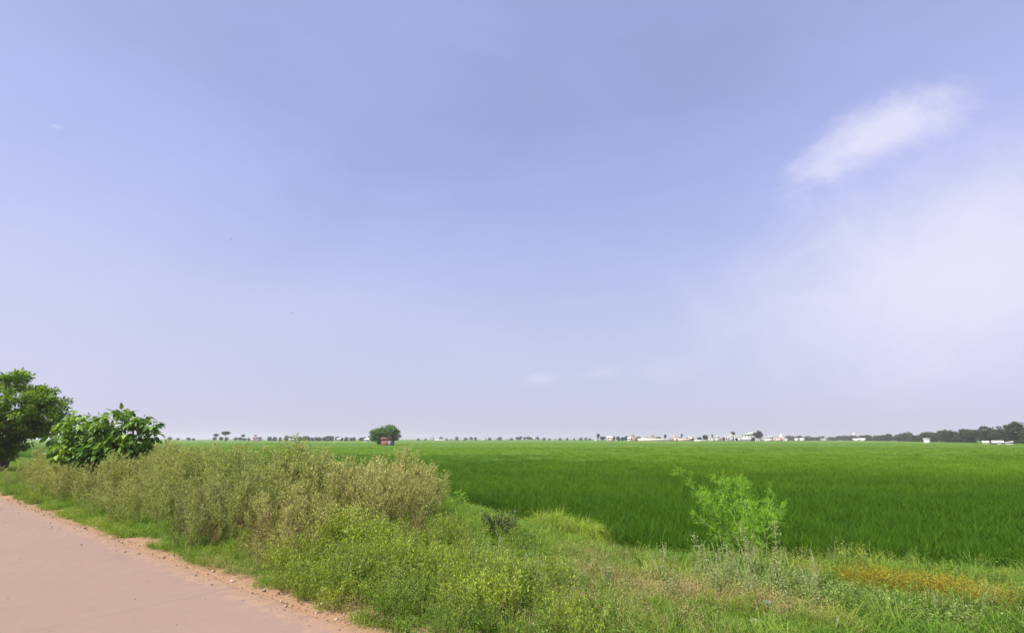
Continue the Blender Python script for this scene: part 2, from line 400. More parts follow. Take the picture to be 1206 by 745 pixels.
# ---- plant generators (each returns (stems MB, foliage MB))
def weed_plant(h=1.5, n_br=14, leafL=.05, dens=1., seed_heads=True):
    st, fo = MB(), MB()
    lean = RG.normal(0, .10, 2); ts = np.linspace(0, 1, 6)
    bend = RG.normal(0, .08, 2)
    path = np.column_stack([lean[0]*ts*h+bend[0]*ts**2*h, lean[1]*ts*h+bend[1]*ts**2*h, ts*h])
    tube(st, path, .007*(1-.75*ts)*h/1.3, 3, RG.uniform(0, 1))
    C, Dd, L, Rr = [], [], [], []
    for b_ in range(n_br):
        t = RG.uniform(.12, .97); p0 = np.array([np.interp(t, ts, path[:, k]) for k in range(3)])
        az = RG.uniform(0, 2*pi); el = RG.uniform(.7, 1.25)
        ln = (h*RG.uniform(.16, .42))*(1.15-t*.7)
        d = np.array([cos(az)*cos(el), sin(az)*cos(el), sin(el)])
        k = np.linspace(0, 1, 4)[:, None]
        br = p0+d*ln*k+np.array([0, 0, .12])*ln*k**2
        tube(st, br, .0035*(1-.7*k[:, 0]), 3, RG.uniform(0, 1))
        nl = int((9+ln*34)*dens)
        tt = RG.uniform(.1, 1.02, nl)
        c = p0+d*ln*tt[:, None]+np.array([0, 0, .12])*ln*tt[:, None]**2
        a = RG.uniform(0, 2*pi, nl); w = unit(d*.9+np.column_stack([np.cos(a), np.sin(a), RG.uniform(-.2, .7, nl)]))
        C.append(c); Dd.append(w); Rr.append(np.clip(RG.normal(.38+.35*t, .25, nl), 0, 1)); L.append(leafL*RG.uniform(.5, 1.15, nl)*(1.1-.4*tt))
    C = np.concatenate(C); Dd = np.concatenate(Dd); L = np.concatenate(L); Rr = np.concatenate(Rr)
    leaves(fo, C, Dd, RG.normal(0, 1, C.shape), L, L*.34, Rr)
    return st, fo
def herb_plant(r=.35, h=.5, n=640, leafL=.034):
    st, fo = MB(), MB(); C = []; Dd = []
    nb = 26
    for k in range(nb):
        az = RG.uniform(0, 2*pi); el = np.arccos(np.sqrt(RG.uniform(0, 1)))*.95; el = pi/2-el
        d = np.array([cos(az)*cos(el)*r/h*1.1, sin(az)*cos(el)*r/h*1.1, sin(el)]); ln = h*RG.uniform(.75, 1.1)
        kk = np.linspace(0, 1, 4)[:, None]; path = d*ln*kk+np.array([0, 0, .25*ln])*kk**2*cos(el)
        tube(st, path, .003*(1-.6*kk[:, 0]), 3, RG.uniform(0, 1))
        m_ = n//nb; tt = RG.beta(2.2, 1.1, m_)[:, None]
        c = d*ln*tt+np.array([0, 0, .25*ln])*tt**2*cos(el)+RG.normal(0, .022, (m_, 3))
        a = RG.uniform(0, 2*pi, m_)
        C.append(c); Dd.append(unit(d)+np.column_stack([np.cos(a), np.sin(a), RG.uniform(0, .9, m_)]))
    C = np.concatenate(C); Dd = np.concatenate(Dd); L = leafL*RG.uniform(.6, 1.3, len(C))
    leaves(fo, C, Dd, RG.normal(0, .6, C.shape)+np.array([0, 0, 1]), L, L*.5, np.clip(RG.normal(.35, .25, len(C))+.35*(C[:, 2]/h-.5), 0, 1))
    return st, fo
def spike_plant(h=.8, n=7):
    st, fo = MB(), MB()
    for k in range(n):
        az = RG.uniform(0, 2*pi); ln = h*RG.uniform(.55, 1.05); le = abs(RG.normal(.2, .12))
        d = np.array([cos(az)*sin(le), sin(az)*sin(le), cos(le)]); kk = np.linspace(0, 1, 5)[:, None]
        b0 = np.append(RG.normal(0, .05, 2), 0)
        path = b0+d*ln*kk+np.array([cos(az), sin(az), 0])*.1*ln*kk**2
        tube(st, path, .003*(1-.5*kk[:, 0]), 3, .8)
        m_ = 34; tt = RG.uniform(.45, 1.0, m_)[:, None]
        c = b0+d*ln*tt+np.array([cos(az), sin(az), 0])*.1*ln*tt**2+RG.normal(0, .006, (m_, 3))
        L = RG.uniform(.012, .026, m_)
        leaves(fo, c, d*1.2+RG.normal(0, .8, (m_, 3)), RG.normal(0, 1, (m_, 3)), L, L*.7, RG.uniform(.3, 1, m_))
        m_ = 16; tt = RG.uniform(.05, .6, m_)[:, None]; c = b0+d*ln*tt
        leaves(fo, c, RG.normal(0, 1, (m_, 3))+np.array([0, 0, .5]), RG.normal(0, 1, (m_, 3)), .06, .022, RG.uniform(0, .35, m_))
    return st, fo
def broad_plant(h=.35, n=46, L0=.055):
    st, fo = MB(), MB()
    for k in range(6):
        az = RG.uniform(0, 2*pi); le = abs(RG.normal(.45, .2)); ln = h*RG.uniform(.6, 1.1)
        d = np.array([cos(az)*sin(le), sin(az)*sin(le), cos(le)]); kk = np.linspace(0, 1, 4)[:, None]
        tube(st, d*ln*kk, .003*(1-.5*kk[:, 0]), 3, .3)
        m_ = n//6; tt = RG.uniform(.2, 1.03, m_)[:, None]; a = RG.uniform(0, 2*pi, m_)
        leaves(fo, d*ln*tt, np.column_stack([np.cos(a), np.sin(a), RG.uniform(-.1, .6, m_)]), RG.normal(0, .35, (m_, 3))+np.array([0, 0, 1]), L0*RG.uniform(.5, 1.2, m_), L0*.6*RG.uniform(.6, 1.1, m_), RG.uniform(0, 1, m_))
    return st, fo
def one(f, *a, **k):
    b_ = MB(); f(b_, *a, **k); return b_
EMP = MB()
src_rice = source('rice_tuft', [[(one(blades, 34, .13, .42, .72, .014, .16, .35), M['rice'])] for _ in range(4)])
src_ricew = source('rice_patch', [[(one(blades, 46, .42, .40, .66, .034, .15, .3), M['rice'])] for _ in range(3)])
src_grass = source('grass_tuft', [[(one(blades, 38, .10, .14, .36, .009, .42, .7), M['grass'])] for _ in range(4)])
src_long = source('long_grass_tuft', [[(one(blades, 34, .08, .35, .68, .010, .30, .75), M['grass'])] for _ in range(3)])
def P2(g, m1, m2): return [(g[0], m1), (g[1], m2)]
src_tall = source('tall_weed', [P2(weed_plant(1.45, 22, .085, .8), M['stem'], M['tall']) for _ in range(6)])
src_herb = source('low_herb', [P2(herb_plant(), M['stem'], M['herb']) for _ in range(4)])
src_spike = source('spike_weed', [P2(spike_plant(), M['stem'], M['spike']) for _ in range(3)])
src_broad = source('broad_weed', [P2(broad_plant(), M['stem'], M['broad']) for _ in range(4)])
def drytuft():
    a = one(blades, 26, .10, .15, .45, .006, .5, .5)
    n = 60; c = np.column_stack([RG.normal(0, .1, (n, 2)), RG.uniform(.05, .4, n)])
    leaves(a, c, RG.normal(0, 1, (n, 3)), RG.normal(0, 1, (n, 3)), .028, .012, RG.uniform(0, 1, n))
    return a
src_dry = source('dry_tuft', [[(drytuft(), M['dry'])] for _ in range(4)])

# ---- rice
src_brush = source('brown_brush', [P2(weed_plant(.9, 18, .05, .5), M['redstem'], M['redstem']) for _ in range(3)])
def rnd_in(xlo, xhi, ylo, yhi, dens):
    n = int((xhi-xlo)*(yhi-ylo)*dens); return np.column_stack([RG.uniform(xlo, xhi, n), RG.uniform(ylo, yhi, n)])
def in_view(P, m=1.12, near=3.): return (P[:, 1] > near) & (np.abs(P[:, 0]) < m*(P[:, 1]+4)+2)
bands = [(9, 24, 24, src_rice, 1.0), (24, 66, 11, src_rice, 1.15), (34, 80, 3.2, src_ricew, 1.0), (80, 150, 1.1, src_ricew, 1.25), (150, 290, .22, src_ricew, 1.4)]
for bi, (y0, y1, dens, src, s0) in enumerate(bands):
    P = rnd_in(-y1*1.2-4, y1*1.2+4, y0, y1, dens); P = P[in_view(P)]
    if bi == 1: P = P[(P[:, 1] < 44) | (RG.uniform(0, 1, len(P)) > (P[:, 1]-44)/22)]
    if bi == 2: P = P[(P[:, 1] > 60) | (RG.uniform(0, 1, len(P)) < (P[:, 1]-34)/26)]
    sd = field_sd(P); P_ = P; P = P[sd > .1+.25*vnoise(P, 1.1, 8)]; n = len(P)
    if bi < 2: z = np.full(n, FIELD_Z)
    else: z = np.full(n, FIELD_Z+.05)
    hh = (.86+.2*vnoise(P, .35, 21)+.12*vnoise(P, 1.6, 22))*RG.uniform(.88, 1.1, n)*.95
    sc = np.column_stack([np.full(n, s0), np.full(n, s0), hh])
    tint = -.1+1.0*smooth(sd[sd > .1+.25*vnoise(P_, 1.1, 8)], 2, 55)+.5*(vnoise(P, .05, 31)-.5)+.4*(vnoise(P, .3, 33)-.5)+RG.normal(0, .12, n)+[.0, .16, -.02, .05, .1][bi]  # darker green near the field edge paints the gaps' shade; noise varies the crop
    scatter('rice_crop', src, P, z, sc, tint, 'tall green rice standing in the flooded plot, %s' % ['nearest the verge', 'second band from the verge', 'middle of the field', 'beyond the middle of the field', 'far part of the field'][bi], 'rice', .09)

# far canopy of the same crop: surface of the leaf tops with ripples
X = axis(-R_FAR+5, R_FAR-5, -160, 170, 1.6, 1.1); Yv = axis(40, R_FAR-5, 42, 190, 1.4, 1.08)
P, Fc = grid(X, Yv)
cc = P[Fc].mean(1); keep = (field_sd(cc) > 2.0)
z = FIELD_Z+.40+.10*(vnoise(P, .45, 41)-.5)+.06*(vnoise(P, 1.3, 42)-.5)
z = z-.34*(1-smooth(np.linalg.norm(P, axis=1), 44, 62))
mb = MB(); mb.add(np.column_stack([P, z]), Fc[keep])
m, nt, out = new_mat('rice_canopy')
geo = N(nt, 'ShaderNodeNewGeometry')
sc_ = N(nt, 'ShaderNodeVectorMath', operation='MULTIPLY'); sc_.inputs[1].default_value = (1, .6, 1); nt.links.new(geo.outputs['Position'], sc_.inputs[0])
a1 = N(nt, 'ShaderNodeTexNoise', i_Scale=.012, i_Detail=4.0); nt.links.new(sc_.outputs[0], a1.inputs['Vector'])
a2 = N(nt, 'ShaderNodeTexNoise', i_Scale=1.2, i_Detail=8.0, i_Roughness=.7); nt.links.new(geo.outputs['Position'], a2.inputs['Vector'])
vo = N(nt, 'ShaderNodeTexVoronoi', i_Scale=.011, distance='CHEBYCHEV'); nt.links.new(sc_.outputs[0], vo.inputs['Vector'])
c = ramp(nt, a1.outputs[0], [(.3, (0.072, 0.152, 0.005)), (.5, (0.095, 0.179, 0.007)), (.7, (0.122, 0.194, 0.009))])
bw = N(nt, 'ShaderNodeRGBToBW'); nt.links.new(vo.outputs['Color'], bw.inputs[0])
c = mixc(nt, mth(nt, 'MULTIPLY', bw.outputs[0], .35), c, (0.114, 0.205, 0.019))
c = mixc(nt, .4, c, ramp(nt, a2.outputs[0], [(.3, (0.030, 0.091, 0.006)), (.7, (0.129, 0.251, 0.023))]))
p = N(nt, 'ShaderNodeBsdfPrincipled', i_Roughness=.8); p.inputs['Specular IOR Level'].default_value = .15
nt.links.new(c, p.inputs['Base Color'])
b = N(nt, 'ShaderNodeBump', i_Strength=1.0, i_Distance=.25); nt.links.new(a2.outputs[0], b.inputs['Height']); nt.links.new(b.outputs[0], p.inputs['Normal'])
nt.links.new(p.outputs[0], out.inputs[0])
tag(mb.build('rice_crop', m, smoothed=True), 'far green rice canopy reaching to the villages on the horizon', 'rice', kind='stuff')

# ---- verge cover
def verge_pts(dens, umin=-10, umax=46, vmin=.25, vmax=16):
    n = int((umax-umin)*(vmax-vmin)*dens); u = RG.uniform(umin, umax, n); v = RG.uniform(vmin, vmax, n)
    P = E0+u[:, None]*D_+v[:, None]*N_
    k = (field_sd(P) < .15) & in_view(P, 1.15, 2.)
    return P[k], u[k], v[k]
def blob(px, py, ra, rb, n, z0=.05):
    """n points in an ellipse on the ground, long axis ra along the road"""
    c = G(px, py, z0); a = RG.uniform(0, 2*pi, n); r = np.sqrt(RG.uniform(0, 1, n))*(1+RG.normal(0, .12, n))
    P = c+(ra*r*np.cos(a))[:, None]*D_+(rb*r*np.sin(a))[:, None]*N_
    return P[(uv(P)[1] > .25) & (field_sd(P) < .3)]
def tallzone(P):
    """1 inside the strip of tall weeds"""
    u, v = uv(P); w = .9*(vnoise(P, .6, 61)-.5)
    left = smooth(u+w*.6, 8.0+.5*v, 8.8+.5*v)
    return left*smooth(v+w*.6, .7+.2*smooth(u, 18, 22), 1.5+.2*smooth(u, 18, 22))*(1-smooth(v+w, 6.4, 7.6))*(1-.6*smooth(u, 33, 40))*(1-smooth(u, 50, 60))
P, u, v = verge_pts(75)
Pf, uf, vf_ = verge_pts(26, 46, 120, .25, 16); P = np.concatenate([P, Pf]); u = np.concatenate([u, uf]); v = np.concatenate([v, vf_])
nz = vnoise(P, 1.2, 51); nz2 = vnoise(P, 3.5, 52)
keep = (v+1.1*(nz-.5)+.6*(nz2-.5) > .30+.25*np.sin(u*1.7)*.5) & (RG.uniform(0, 1, len(P)) < .55+.6*nz2)
# thinner, drier around the middle right (short dry grass)
P, u, v, nz, nz2 = P[keep], u[keep], v[keep], nz[keep], nz2[keep]
dist = np.linalg.norm(P, axis=1)
tint = np.clip(.15+1.3*(nz-.45)+.5*(nz2-.5)+RG.normal(0, .12, len(P)), 0, 1)
q = blob  # noqa
cd = G(790, 705); dd = np.sqrt((((P-cd)@D_)/2.3)**2+(((P-cd)@N_)/1.0)**2)
tint = np.clip(tint+.35*(1-smooth(dd, .5, 1.3)), 0, 1)
sc = RG.uniform(.55, 1.15, len(P))*(.75+.5*nz)*(1-.5*smooth(field_sd(P), -1.8, -.5))
scatter('verge_grass', src_grass, P, H(P), sc, tint, 'short mixed green grass covering the roadside verge', 'grass', .2)
P, u, v = verge_pts(9, umax=110, vmin=.9)
nz = vnoise(P, .8, 55); k = (RG.uniform(0, 1, len(P)) < smooth(nz, .3, .7)) & (np.sqrt((((P-cd)@D_)/2.6)**2+(((P-cd)@N_)/1.2)**2) > 1)
P = P[k]; P = P[field_sd(P) < -1.3]; scatter('long_grass', src_long, P, H(P), RG.uniform(.6, 1.05, len(P)), RG.uniform(-.1, .6, len(P)), 'longer arching green grass growing through the verge', 'grass', .2)

def multi(name, src, specs, label, cat, tilt=.15):
    Ps, Sc, Ti = [], [], []
    for (px, py, ra, rb, n, s0, s1, t0, t1) in specs:
        P = blob(px, py, ra, rb, n); Ps.append(P); Sc.append(RG.uniform(s0, s1, len(P))); Ti.append(RG.uniform(t0, t1, len(P)))
    P = np.concatenate(Ps); return scatter(name, src, P, H(P)-.02, np.concatenate(Sc), np.concatenate(Ti), label, cat, tilt)

# tall grey olive weeds, grown in rounded clumps that lean outward
CL = []
for k in range(900):
    uu, vv = RG.uniform(8, 58), RG.uniform(1.2, 7.5); p_ = UV(uu, vv)
    if tallzone(p_[None])[0] < .6: continue
    if all((uu-c[0])**2+(vv-c[1])**2 > (.62*(c[2]+1.0))**2 for c in CL): CL.append((uu, vv, RG.uniform(.75, 1.35), RG.uniform(.82, 1.16), RG.uniform(0, 1)))
Ps, Hs, Ts, Ls = [], [], [], []
for (uu, vv, rr_, hh_, tt_) in CL:
    n = int(26*rr_**2)+4; a = RG.uniform(0, 2*pi, n); r = np.sqrt(RG.uniform(0, 1, n))
    off = (rr_*r*np.cos(a))[:, None]*D_+(rr_*r*np.sin(a))[:, None]*N_
    front = float(smooth(np.array(vv), 1.0, 3.2)); base_h = (.84+.35*front)*(.93 if uu > 19 else 1.0)
    Ps.append(UV(uu, vv)+off*.8); Hs.append(base_h*hh_*(1.05-.42*r**2)*RG.uniform(.88, 1.1, n)); Ls.append(off/rr_*.34)
    st_ = 1-float(smooth(np.array(uu), 11.5, 14.5)); g_ = float(smooth(np.array(uu), 17, 21))*.3
    Ts.append(np.clip(.75*st_+g_+.45*(tt_-.4)+RG.normal(0, .10, n), 0, 1))
P = np.concatenate(Ps); hs = np.concatenate(Hs); ti = np.concatenate(Ts); ls = np.concatenate(Ls)
k = (uv(P)[1] > .55) & (field_sd(P) < 0); P, hs, ti, ls = P[k], hs[k], ti[k], ls[k]
scatter('tall_weeds', src_tall, P, H(P)-.03, hs, ti, 'tall grey olive seeding weeds filling the left verge', 'weeds', .07, lean=ls)

multi('herb_cover', src_herb, [
    (385,690,1.6,.7,30,0.38,1.51,0,.5), (430,665,1.3,.9,35,0.38,1.58,0,.25), (350,650,1.2,.6,22,0.32,1.38,0,.5), (300,655,.8,.4,11,0.25,1.10,.0,.7),
    (470,700,1.4,.8,26,0.32,1.38,.2,.8), (560,700,1.6,.7,39,0.38,1.45,0,.2), (500,655,1.2,.9,26,0.32,1.31,.1,.5), (610,735,1.0,.5,15,0.32,1.10,0,.6),
    (560,650,1.6,.9,19,0.32,1.24,.1,.6), (520,735,1.0,.5,17,0.25,1.10,.5,1), (690,735,1.0,.35,9,0.25,0.83,.4,1), (900,735,.9,.25,11,0.19,0.76,0,.3),
    (120,603,3.5,.5,26,0.25,1.10,.2,1), (40,585,4,.8,26,0.32,1.24,.0,.6), (640,690,1.2,.7,13,0.25,1.10,.2,.9), (940,660,1.6,.4,14,0.25,0.96,0,.4), (1060,705,2.2,.5,17,0.22,0.96,.2,.9),
    (1180,720,1.5,.6,13,0.25,0.96,.3,1), (1150,680,2.0,.5,17,0.22,0.83,.4,1)],
    'low yellow green bushy herbs along the road side of the verge', 'herbs')
multi('dry_grass', src_dry, [
    (780,700,2.1,.5,170,.5,1.0,0,.12), (850,715,1.6,.45,100,.5,.9,0,.2), (720,715,1.4,.5,110,.4,.9,0,.1), (740,735,1.4,.3,100,.4,.9,0,.2), (700,660,1.0,.6,90,.5,.9,0,.2),
    (320,660,1.1,.4,90,.6,1.2,0,.3), (290,630,1.2,.5,70,.8,1.5,0,.3), (345,610,.8,.4,40,1.,1.6,0,.3), (470,675,1.1,.5,40,.5,1.,0,.3),
    (960,650,1.2,.5,60,.6,1.1,0,.5), (250,665,1.3,.25,60,.3,.7,0,.3), (400,722,.9,.25,60,.3,.7,0,.3), (30,575,3,.5,60,.4,.9,0,.4), (640,735,1.5,.3,40,.4,.8,0,.3)],
    'pinkish brown dry grass and seed heads on the verge', 'grass', .25)
multi('amber_grass', src_dry, [
    (1000,689,.75,.28,70,.5,.95,.75,1), (1060,699,.9,.34,140,.55,1.05,.85,1), (1110,709,.8,.34,140,.55,1.05,.85,1), (1165,717,.9,.34,120,.5,1.0,.75,1), (1210,729,.9,.3,100,.5,.9,.6,1), (960,681,.6,.2,40,.5,.8,.6,.9)],
    'band of amber brown dying grass beside the rice at right', 'grass', .25)
multi('pale_spike_weeds', src_spike, [
    (625,700,1.0,.7,13,.6,1.05,0,0), (600,690,.6,.5,5,.7,1.05,0,0), (850,700,1.2,.6,13,.6,1.0,0,0), (890,690,1.0,.5,11,.6,1.1,0,0), (920,710,.9,.4,6,.5,.9,0,0),
    (700,690,1.5,.8,7,.5,.8,0,0), (500,720,1,.5,5,.5,.8,0,0), (780,690,1.5,.6,7,.5,.8,0,0), (930,655,1.5,.5,6,.6,1,0,0), (1100,725,2,.5,8,.4,.7,0,0)],
    'pale seed spikes standing above the low verge plants', 'weeds', .15)
multi('broadleaf_cover', src_broad, [
    (950,700,1.8,.8,132,0.48,0.90,0,.5), (1050,725,2.0,.6,120,0.48,0.90,.3,1), (1160,735,1.8,.5,90,0.48,0.90,.4,1), (860,690,1.0,.7,48,0.48,0.83,.2,.8), (600,725,2.,.5,72,0.40,0.83,0,.6),
    (540,700,2,1,60,0.48,0.83,0,.8), (440,725,1.5,.5,48,0.40,0.75,0,.6), (820,660,2,.7,60,0.48,0.90,0,.5), (140,603,4,.6,72,0.48,0.90,0,.5), (1150,665,3,.5,96,0.56,0.98,0,.3), (650,640,2,1,54,0.48,0.83,0,.6)],
    'small broad leaved green plants matted over the verge', 'plants', .2)

multi('dry_undergrowth', src_brush, [
    (300,652,1.5,.35,34,.5,.95,0,0), (235,645,1.0,.25,14,.4,.8,0,0), (350,640,.8,.3,16,.6,1.0,0,0), (470,652,.9,.35,16,.5,.9,0,0), (330,672,.8,.2,14,.3,.55,0,0), (150,610,2.5,.3,16,.4,.7,0,0), (620,700,1.2,.4,9,.25,.45,0,0), (450,730,.8,.25,10,.2,.4,0,0)],
    'red brown dead twigs tangled below the tall weeds', 'dead twigs', .25)
# grit and small stones on the sandy edge of the road
def pebble():
    b_ = MB(); d = unit(RG.normal(0, 1, (14, 3))); n = 6; rows = []
    for i in range(5):
        th = pi*i/4
        for j in range(n):
            a = 2*pi*j/n; r = RG.uniform(.75, 1.2); rows.append((r*sin(th)*cos(a)*1.2, r*sin(th)*sin(a), r*cos(th)*.6))
    i = (np.arange(4)[:, None]*n+np.arange(n)[None]).ravel(); j = (np.arange(4)[:, None]*n+(np.arange(n)[None]+1) % n).ravel()
    b_.add(rows, np.stack([i, i+n, j+n, j], 1), RG.uniform(0, 1)); return b_
M['grit'] = leaf_mat('grit', [(.14,.10,.075), (.30,.22,.16), (.46,.38,.30)], None, 0, .9, spec=.1)
src_grit = source('grit', [[(pebble(), M['grit'])] for _ in range(5)])
n = 2600; u = RG.uniform(2, 30, n); v = RG.normal(.25, .32, n); P = E0+u[:, None]*D_+v[:, None]*N_
scatter('gravel', src_grit, P, H(P)+np.where(v < .05, .024, .004), RG.exponential(.006, n)+.003, 0., 'fine grit and small stones scattered along the sandy road edge', 'gravel', .5)
n = 500; u = RG.uniform(2, 30, n); v = RG.uniform(-6, 0, n); P = E0+u[:, None]*D_+v[:, None]*N_
scatter('gravel', src_grit, P, np.full(n, .024), RG.exponential(.004, n)+.002, 0., 'loose grit lying on the concrete road', 'gravel', .5)

# ---------------------------------------------------------------- individual shrubs on the verge
def shrub(name, px, py, make, stem_mat, leaf_mat_, n, ra, rb, s0, s1, label, cat, group=None, z0=.1, spread_tilt=.2):
    c = G(px, py, z0); z = h1(c); root = empty(name, (c[0], c[1], z))
    st, fo = MB(), MB()
    for k in range(n):
        a = RG.uniform(0, 2*pi); r = math.sqrt(RG.uniform(0, 1)) if n > 1 else 0
        off = (ra*r*cos(a))*D_+(rb*r*sin(a))*N_
        g = make(); s_ = RG.uniform(s0, s1)*(1-.3*r*r)
        tl = (-off[1]*spread_tilt+RG.normal(0, .05), off[0]*spread_tilt+RG.normal(0, .05))
        o3 = (off[0], off[1], h1(c+off)-z-.03)
        st.merge(g[0], o3, 0, s_, tl); fo.merge(g[1], o3, 0, s_, tl)
    st.build('stalk_clump', stem_mat, root); fo.build('foliage', leaf_mat_, root)
    tag(root, label, cat, group); return root
mt = lambda nm, A: leaf_mat(nm, A, None, .3)
m_grey = mt('grey_olive_leaf', [(.10,.125,.04), (.17,.20,.065), (.32,.34,.16)])
m_olive = mt('olive_leaf', [(.15,.195,.045), (.25,.30,.075), (.38,.41,.15)])
m_straw = mt('straw_leaf', [(.30,.29,.09), (.42,.40,.14), (.54,.51,.23)])
m_yg = mt('yellow_green_leaf', [(.22,.30,.025), (.31,.39,.035), (.41,.47,.07)])
m_lt = mt('light_olive_leaf', [(.28,.36,.06), (.40,.47,.11), (.54,.58,.2)])
GW = 'bushy weeds along the verge'
for a in [
    (225, 640, m_grey, 9, .95, .5, .95, 1.12, 'rounded grey olive bush leaning toward the road, darkest of the weeds'),
    (282, 632, m_olive, 7, .7, .45, 1.0, 1.22, 'tall olive bush with brown lower stems behind the grey one'),
    (335, 620, m_olive, 7, .8, .5, 1.08, 1.3, 'tallest olive weed bush, above the dry red brown stalks'),
    (440, 634, m_straw, 9, .8, .5, .95, 1.15, 'straw coloured feathery weed bush at the right of the tall weeds'),
    (478, 630, m_straw, 8, .7, .5, .85, 1.08, 'straw coloured weed bush at the far right end, above green herbs'),
    (395, 628, m_straw, 8, .7, .5, .95, 1.15, 'straw coloured weed bush beside the upright red brown dead stalks'),
    (165, 612, m_olive, 8, 1.0, .5, .70, .9, 'pale olive weed bush left of the grey bush, above bright grass'),
    (110, 594, m_straw, 8, 1.3, .6, .65, .85, 'tan weed bush in front of the large leaved tree'),
    (128, 588, m_straw, 9, 1.1, .45, .62, .8, 'tan weed bush hiding the foot of the large leaved tree'),
    (88, 580, m_olive, 8, 1.1, .45, .6, .78, 'olive weed bush between the shade tree and the large leaved tree'),
    (55, 578, m_straw, 8, 1.6, .7, .6, .8, 'small tan weed bush near the left end of the road edge')]:
    px, py, mat_, n, ra, rb, s0, s1, lab = a
    shrub('weed_bush', px, py, lambda: weed_plant(1.5, 24, .075, 1.05), M['stem'], mat_, n, ra, rb, s0, s1, lab, 'weed bush', GW)
c_ = shrub('weed_bush', 245, 560, lambda: weed_plant(1.5, 22, .08, 1.1), M['stem'], m_lt, 8, 1.0, .7, 1.35, 1.55, 'pale green bush rising above the weeds to the horizon', 'weed bush', GW)
for (px, py, n, ra, rb, s0, s1, lab) in [
    (335, 668, 3, .3, .25, 1.0, 1.3, 'small yellowish round bush at the road edge with brown base'),
    (405, 655, 5, .55, .4, 1.5, 1.9, 'bright yellow green bush below the straw coloured weeds'),
    (442, 672, 5, .5, .38, 1.3, 1.7, 'bright yellow green mound nearest the short green grass'),
    (360, 690, 3, .4, .25, .9, 1.1, 'yellow green bush spilling onto the sandy road edge'),
    (400, 703, 3, .4, .25, .9, 1.1, 'light green low bush beside the white stone at the road edge'),
    (560, 715, 6, .6, .4, 1.1, 1.5, 'broad yellow green bush at the bottom centre with pale stalks below'),
    (505, 672, 3, .4, .3, .9, 1.2, 'low yellow green bush between the straw weeds and the centre bush')]:
    shrub('herb_bush', px, py, lambda: herb_plant(.36, .5, 1000, .032), M['stem'], m_yg, n, ra, rb, s0, s1, lab, 'bush', 'yellow green bushes on the verge')
shrub('dark_shrub', 592, 640, lambda: herb_plant(.4, .6, 700, .05), M['dstem'], M['dark'], 3, .28, .22, 1.0, 1.35, 'small dark green woody shrub in front of the rice edge', 'shrub')
def dead(): 
    st, fo = weed_plant(1.3, 9, .035, .5); return st, fo
shrub('dead_stalks', 402, 622, dead, M['redstem'], M['redstem'], 7, .22, .2, .95, 1.2, 'upright red brown dead stalks among the straw coloured weeds', 'dead weeds')
shrub('dead_stalks', 330, 652, dead, M['redstem'], M['redstem'], 7, .5, .25, .45, .7, 'fan of dry red brown stalks low beside the yellow bush', 'dead weeds')
shrub('dead_stalks', 968, 652, dead, M['redstem'], M['redstem'], 4, .4, .2, .4, .6, 'thin brown dead stalks against the dark rice edge', 'dead weeds')

# lime green arching grass mound
def mound_grass():
    a = MB(); blades(a, 60, .14, .35, .62, .011, .45, .9); return MB(), a
c = G(676, 630, -.1); z = h1(c); root = empty('grass_clump', (c[0], c[1], z))
fo = MB()
for k in range(46):
    a = RG.uniform(0, 2*pi); r = math.sqrt(RG.uniform(0, 1))
    ox, oy = 1.35*r*cos(a), .6*r*sin(a)
    fo.merge(mound_grass()[1], (ox, oy, .34*(1-r*r)+h1(c+np.array([ox, oy]))-z), RG.uniform(0, 6.28), RG.uniform(.8, 1.1), (-.25, .3*ox))
fo.build('blades', M['lime'], root)
tag(root, 'arching mound of lime green grass at the edge of the rice', 'grass clump')

# feathery green bush (sprays of fine leaflets on long arching stems)
def feathery(c, sprays, name, label):
    z = h1(c); root = empty(name, (c[0], c[1], z)); st, fo = MB(), MB()
    for (az, el, ln) in sprays:
        kk = np.linspace(0, 1, 7)[:, None]; d = np.array([cos(az)*cos(el), sin(az)*cos(el), sin(el)])
        side = np.array([cos(az), sin(az), 0])
        path = d*ln*kk+side*ln*.10*kk**2
        tube(st, path, .012*(1-.85*kk[:, 0]), 4, RG.uniform(0, .6))
        nb = int(10*ln)+5
        for b_ in range(nb):
            t = RG.uniform(.22, 1.0); p0 = d*ln*t+side*ln*.10*t*t
            a = RG.uniform(0, 2*pi); e2 = RG.uniform(.1, .8); l2 = RG.uniform(.22, .5)*(1.2-.75*t)
            d2 = unit(np.array([cos(a)*cos(e2), sin(a)*cos(e2), sin(e2)])+d*.5)
            k2 = np.linspace(0, 1, 4)[:, None]; tube(st, p0+d2*l2*k2, .003*(1-.6*k2[:, 0]), 3, .1)
            for s2 in range(5):
                t2 = RG.uniform(.1, 1.); q0 = p0+d2*l2*t2
                d3 = unit(d2+RG.normal(0, .6, 3)); l3 = RG.uniform(.09, .20)
                m_ = 15; tt = np.linspace(.08, 1, m_)[:, None]; up = np.cross(d3, RG.normal(0, 1, 3))
                sgn = np.where(np.arange(m_) % 2 == 0, 1, -1)[:, None]
                leaves(fo, q0+d3*l3*tt, unit(up)*sgn+d3*.7, RG.normal(0, .5, (m_, 3))+np.array([0, 0, 1]), .045, .0105, np.clip(RG.normal(.5, .28, m_), 0, 1))
    st.build('stalk_clump', M['palestem'], root); fo.build('foliage', M['feather'], root)
    tag(root, label, 'bush'); return root
c = G(886, 660, -.15)
sp = [(pi*.96, 1.05, 2.3), (pi*.98, .85, 1.5), (pi*.8, 1.0, 1.6)]
for k in range(9):
    a = RG.uniform(0, 2*pi); sp.append((a, RG.uniform(.95, 1.45), RG.uniform(1.25, 1.95)))
sp += [(RG.uniform(-.5, .5), RG.uniform(1.0, 1.25), RG.uniform(1.0, 1.4)) for k in range(3)]
feathery(c, sp, 'feathery_bush', 'bright green feathery bush with one long stem reaching up left over the rice')
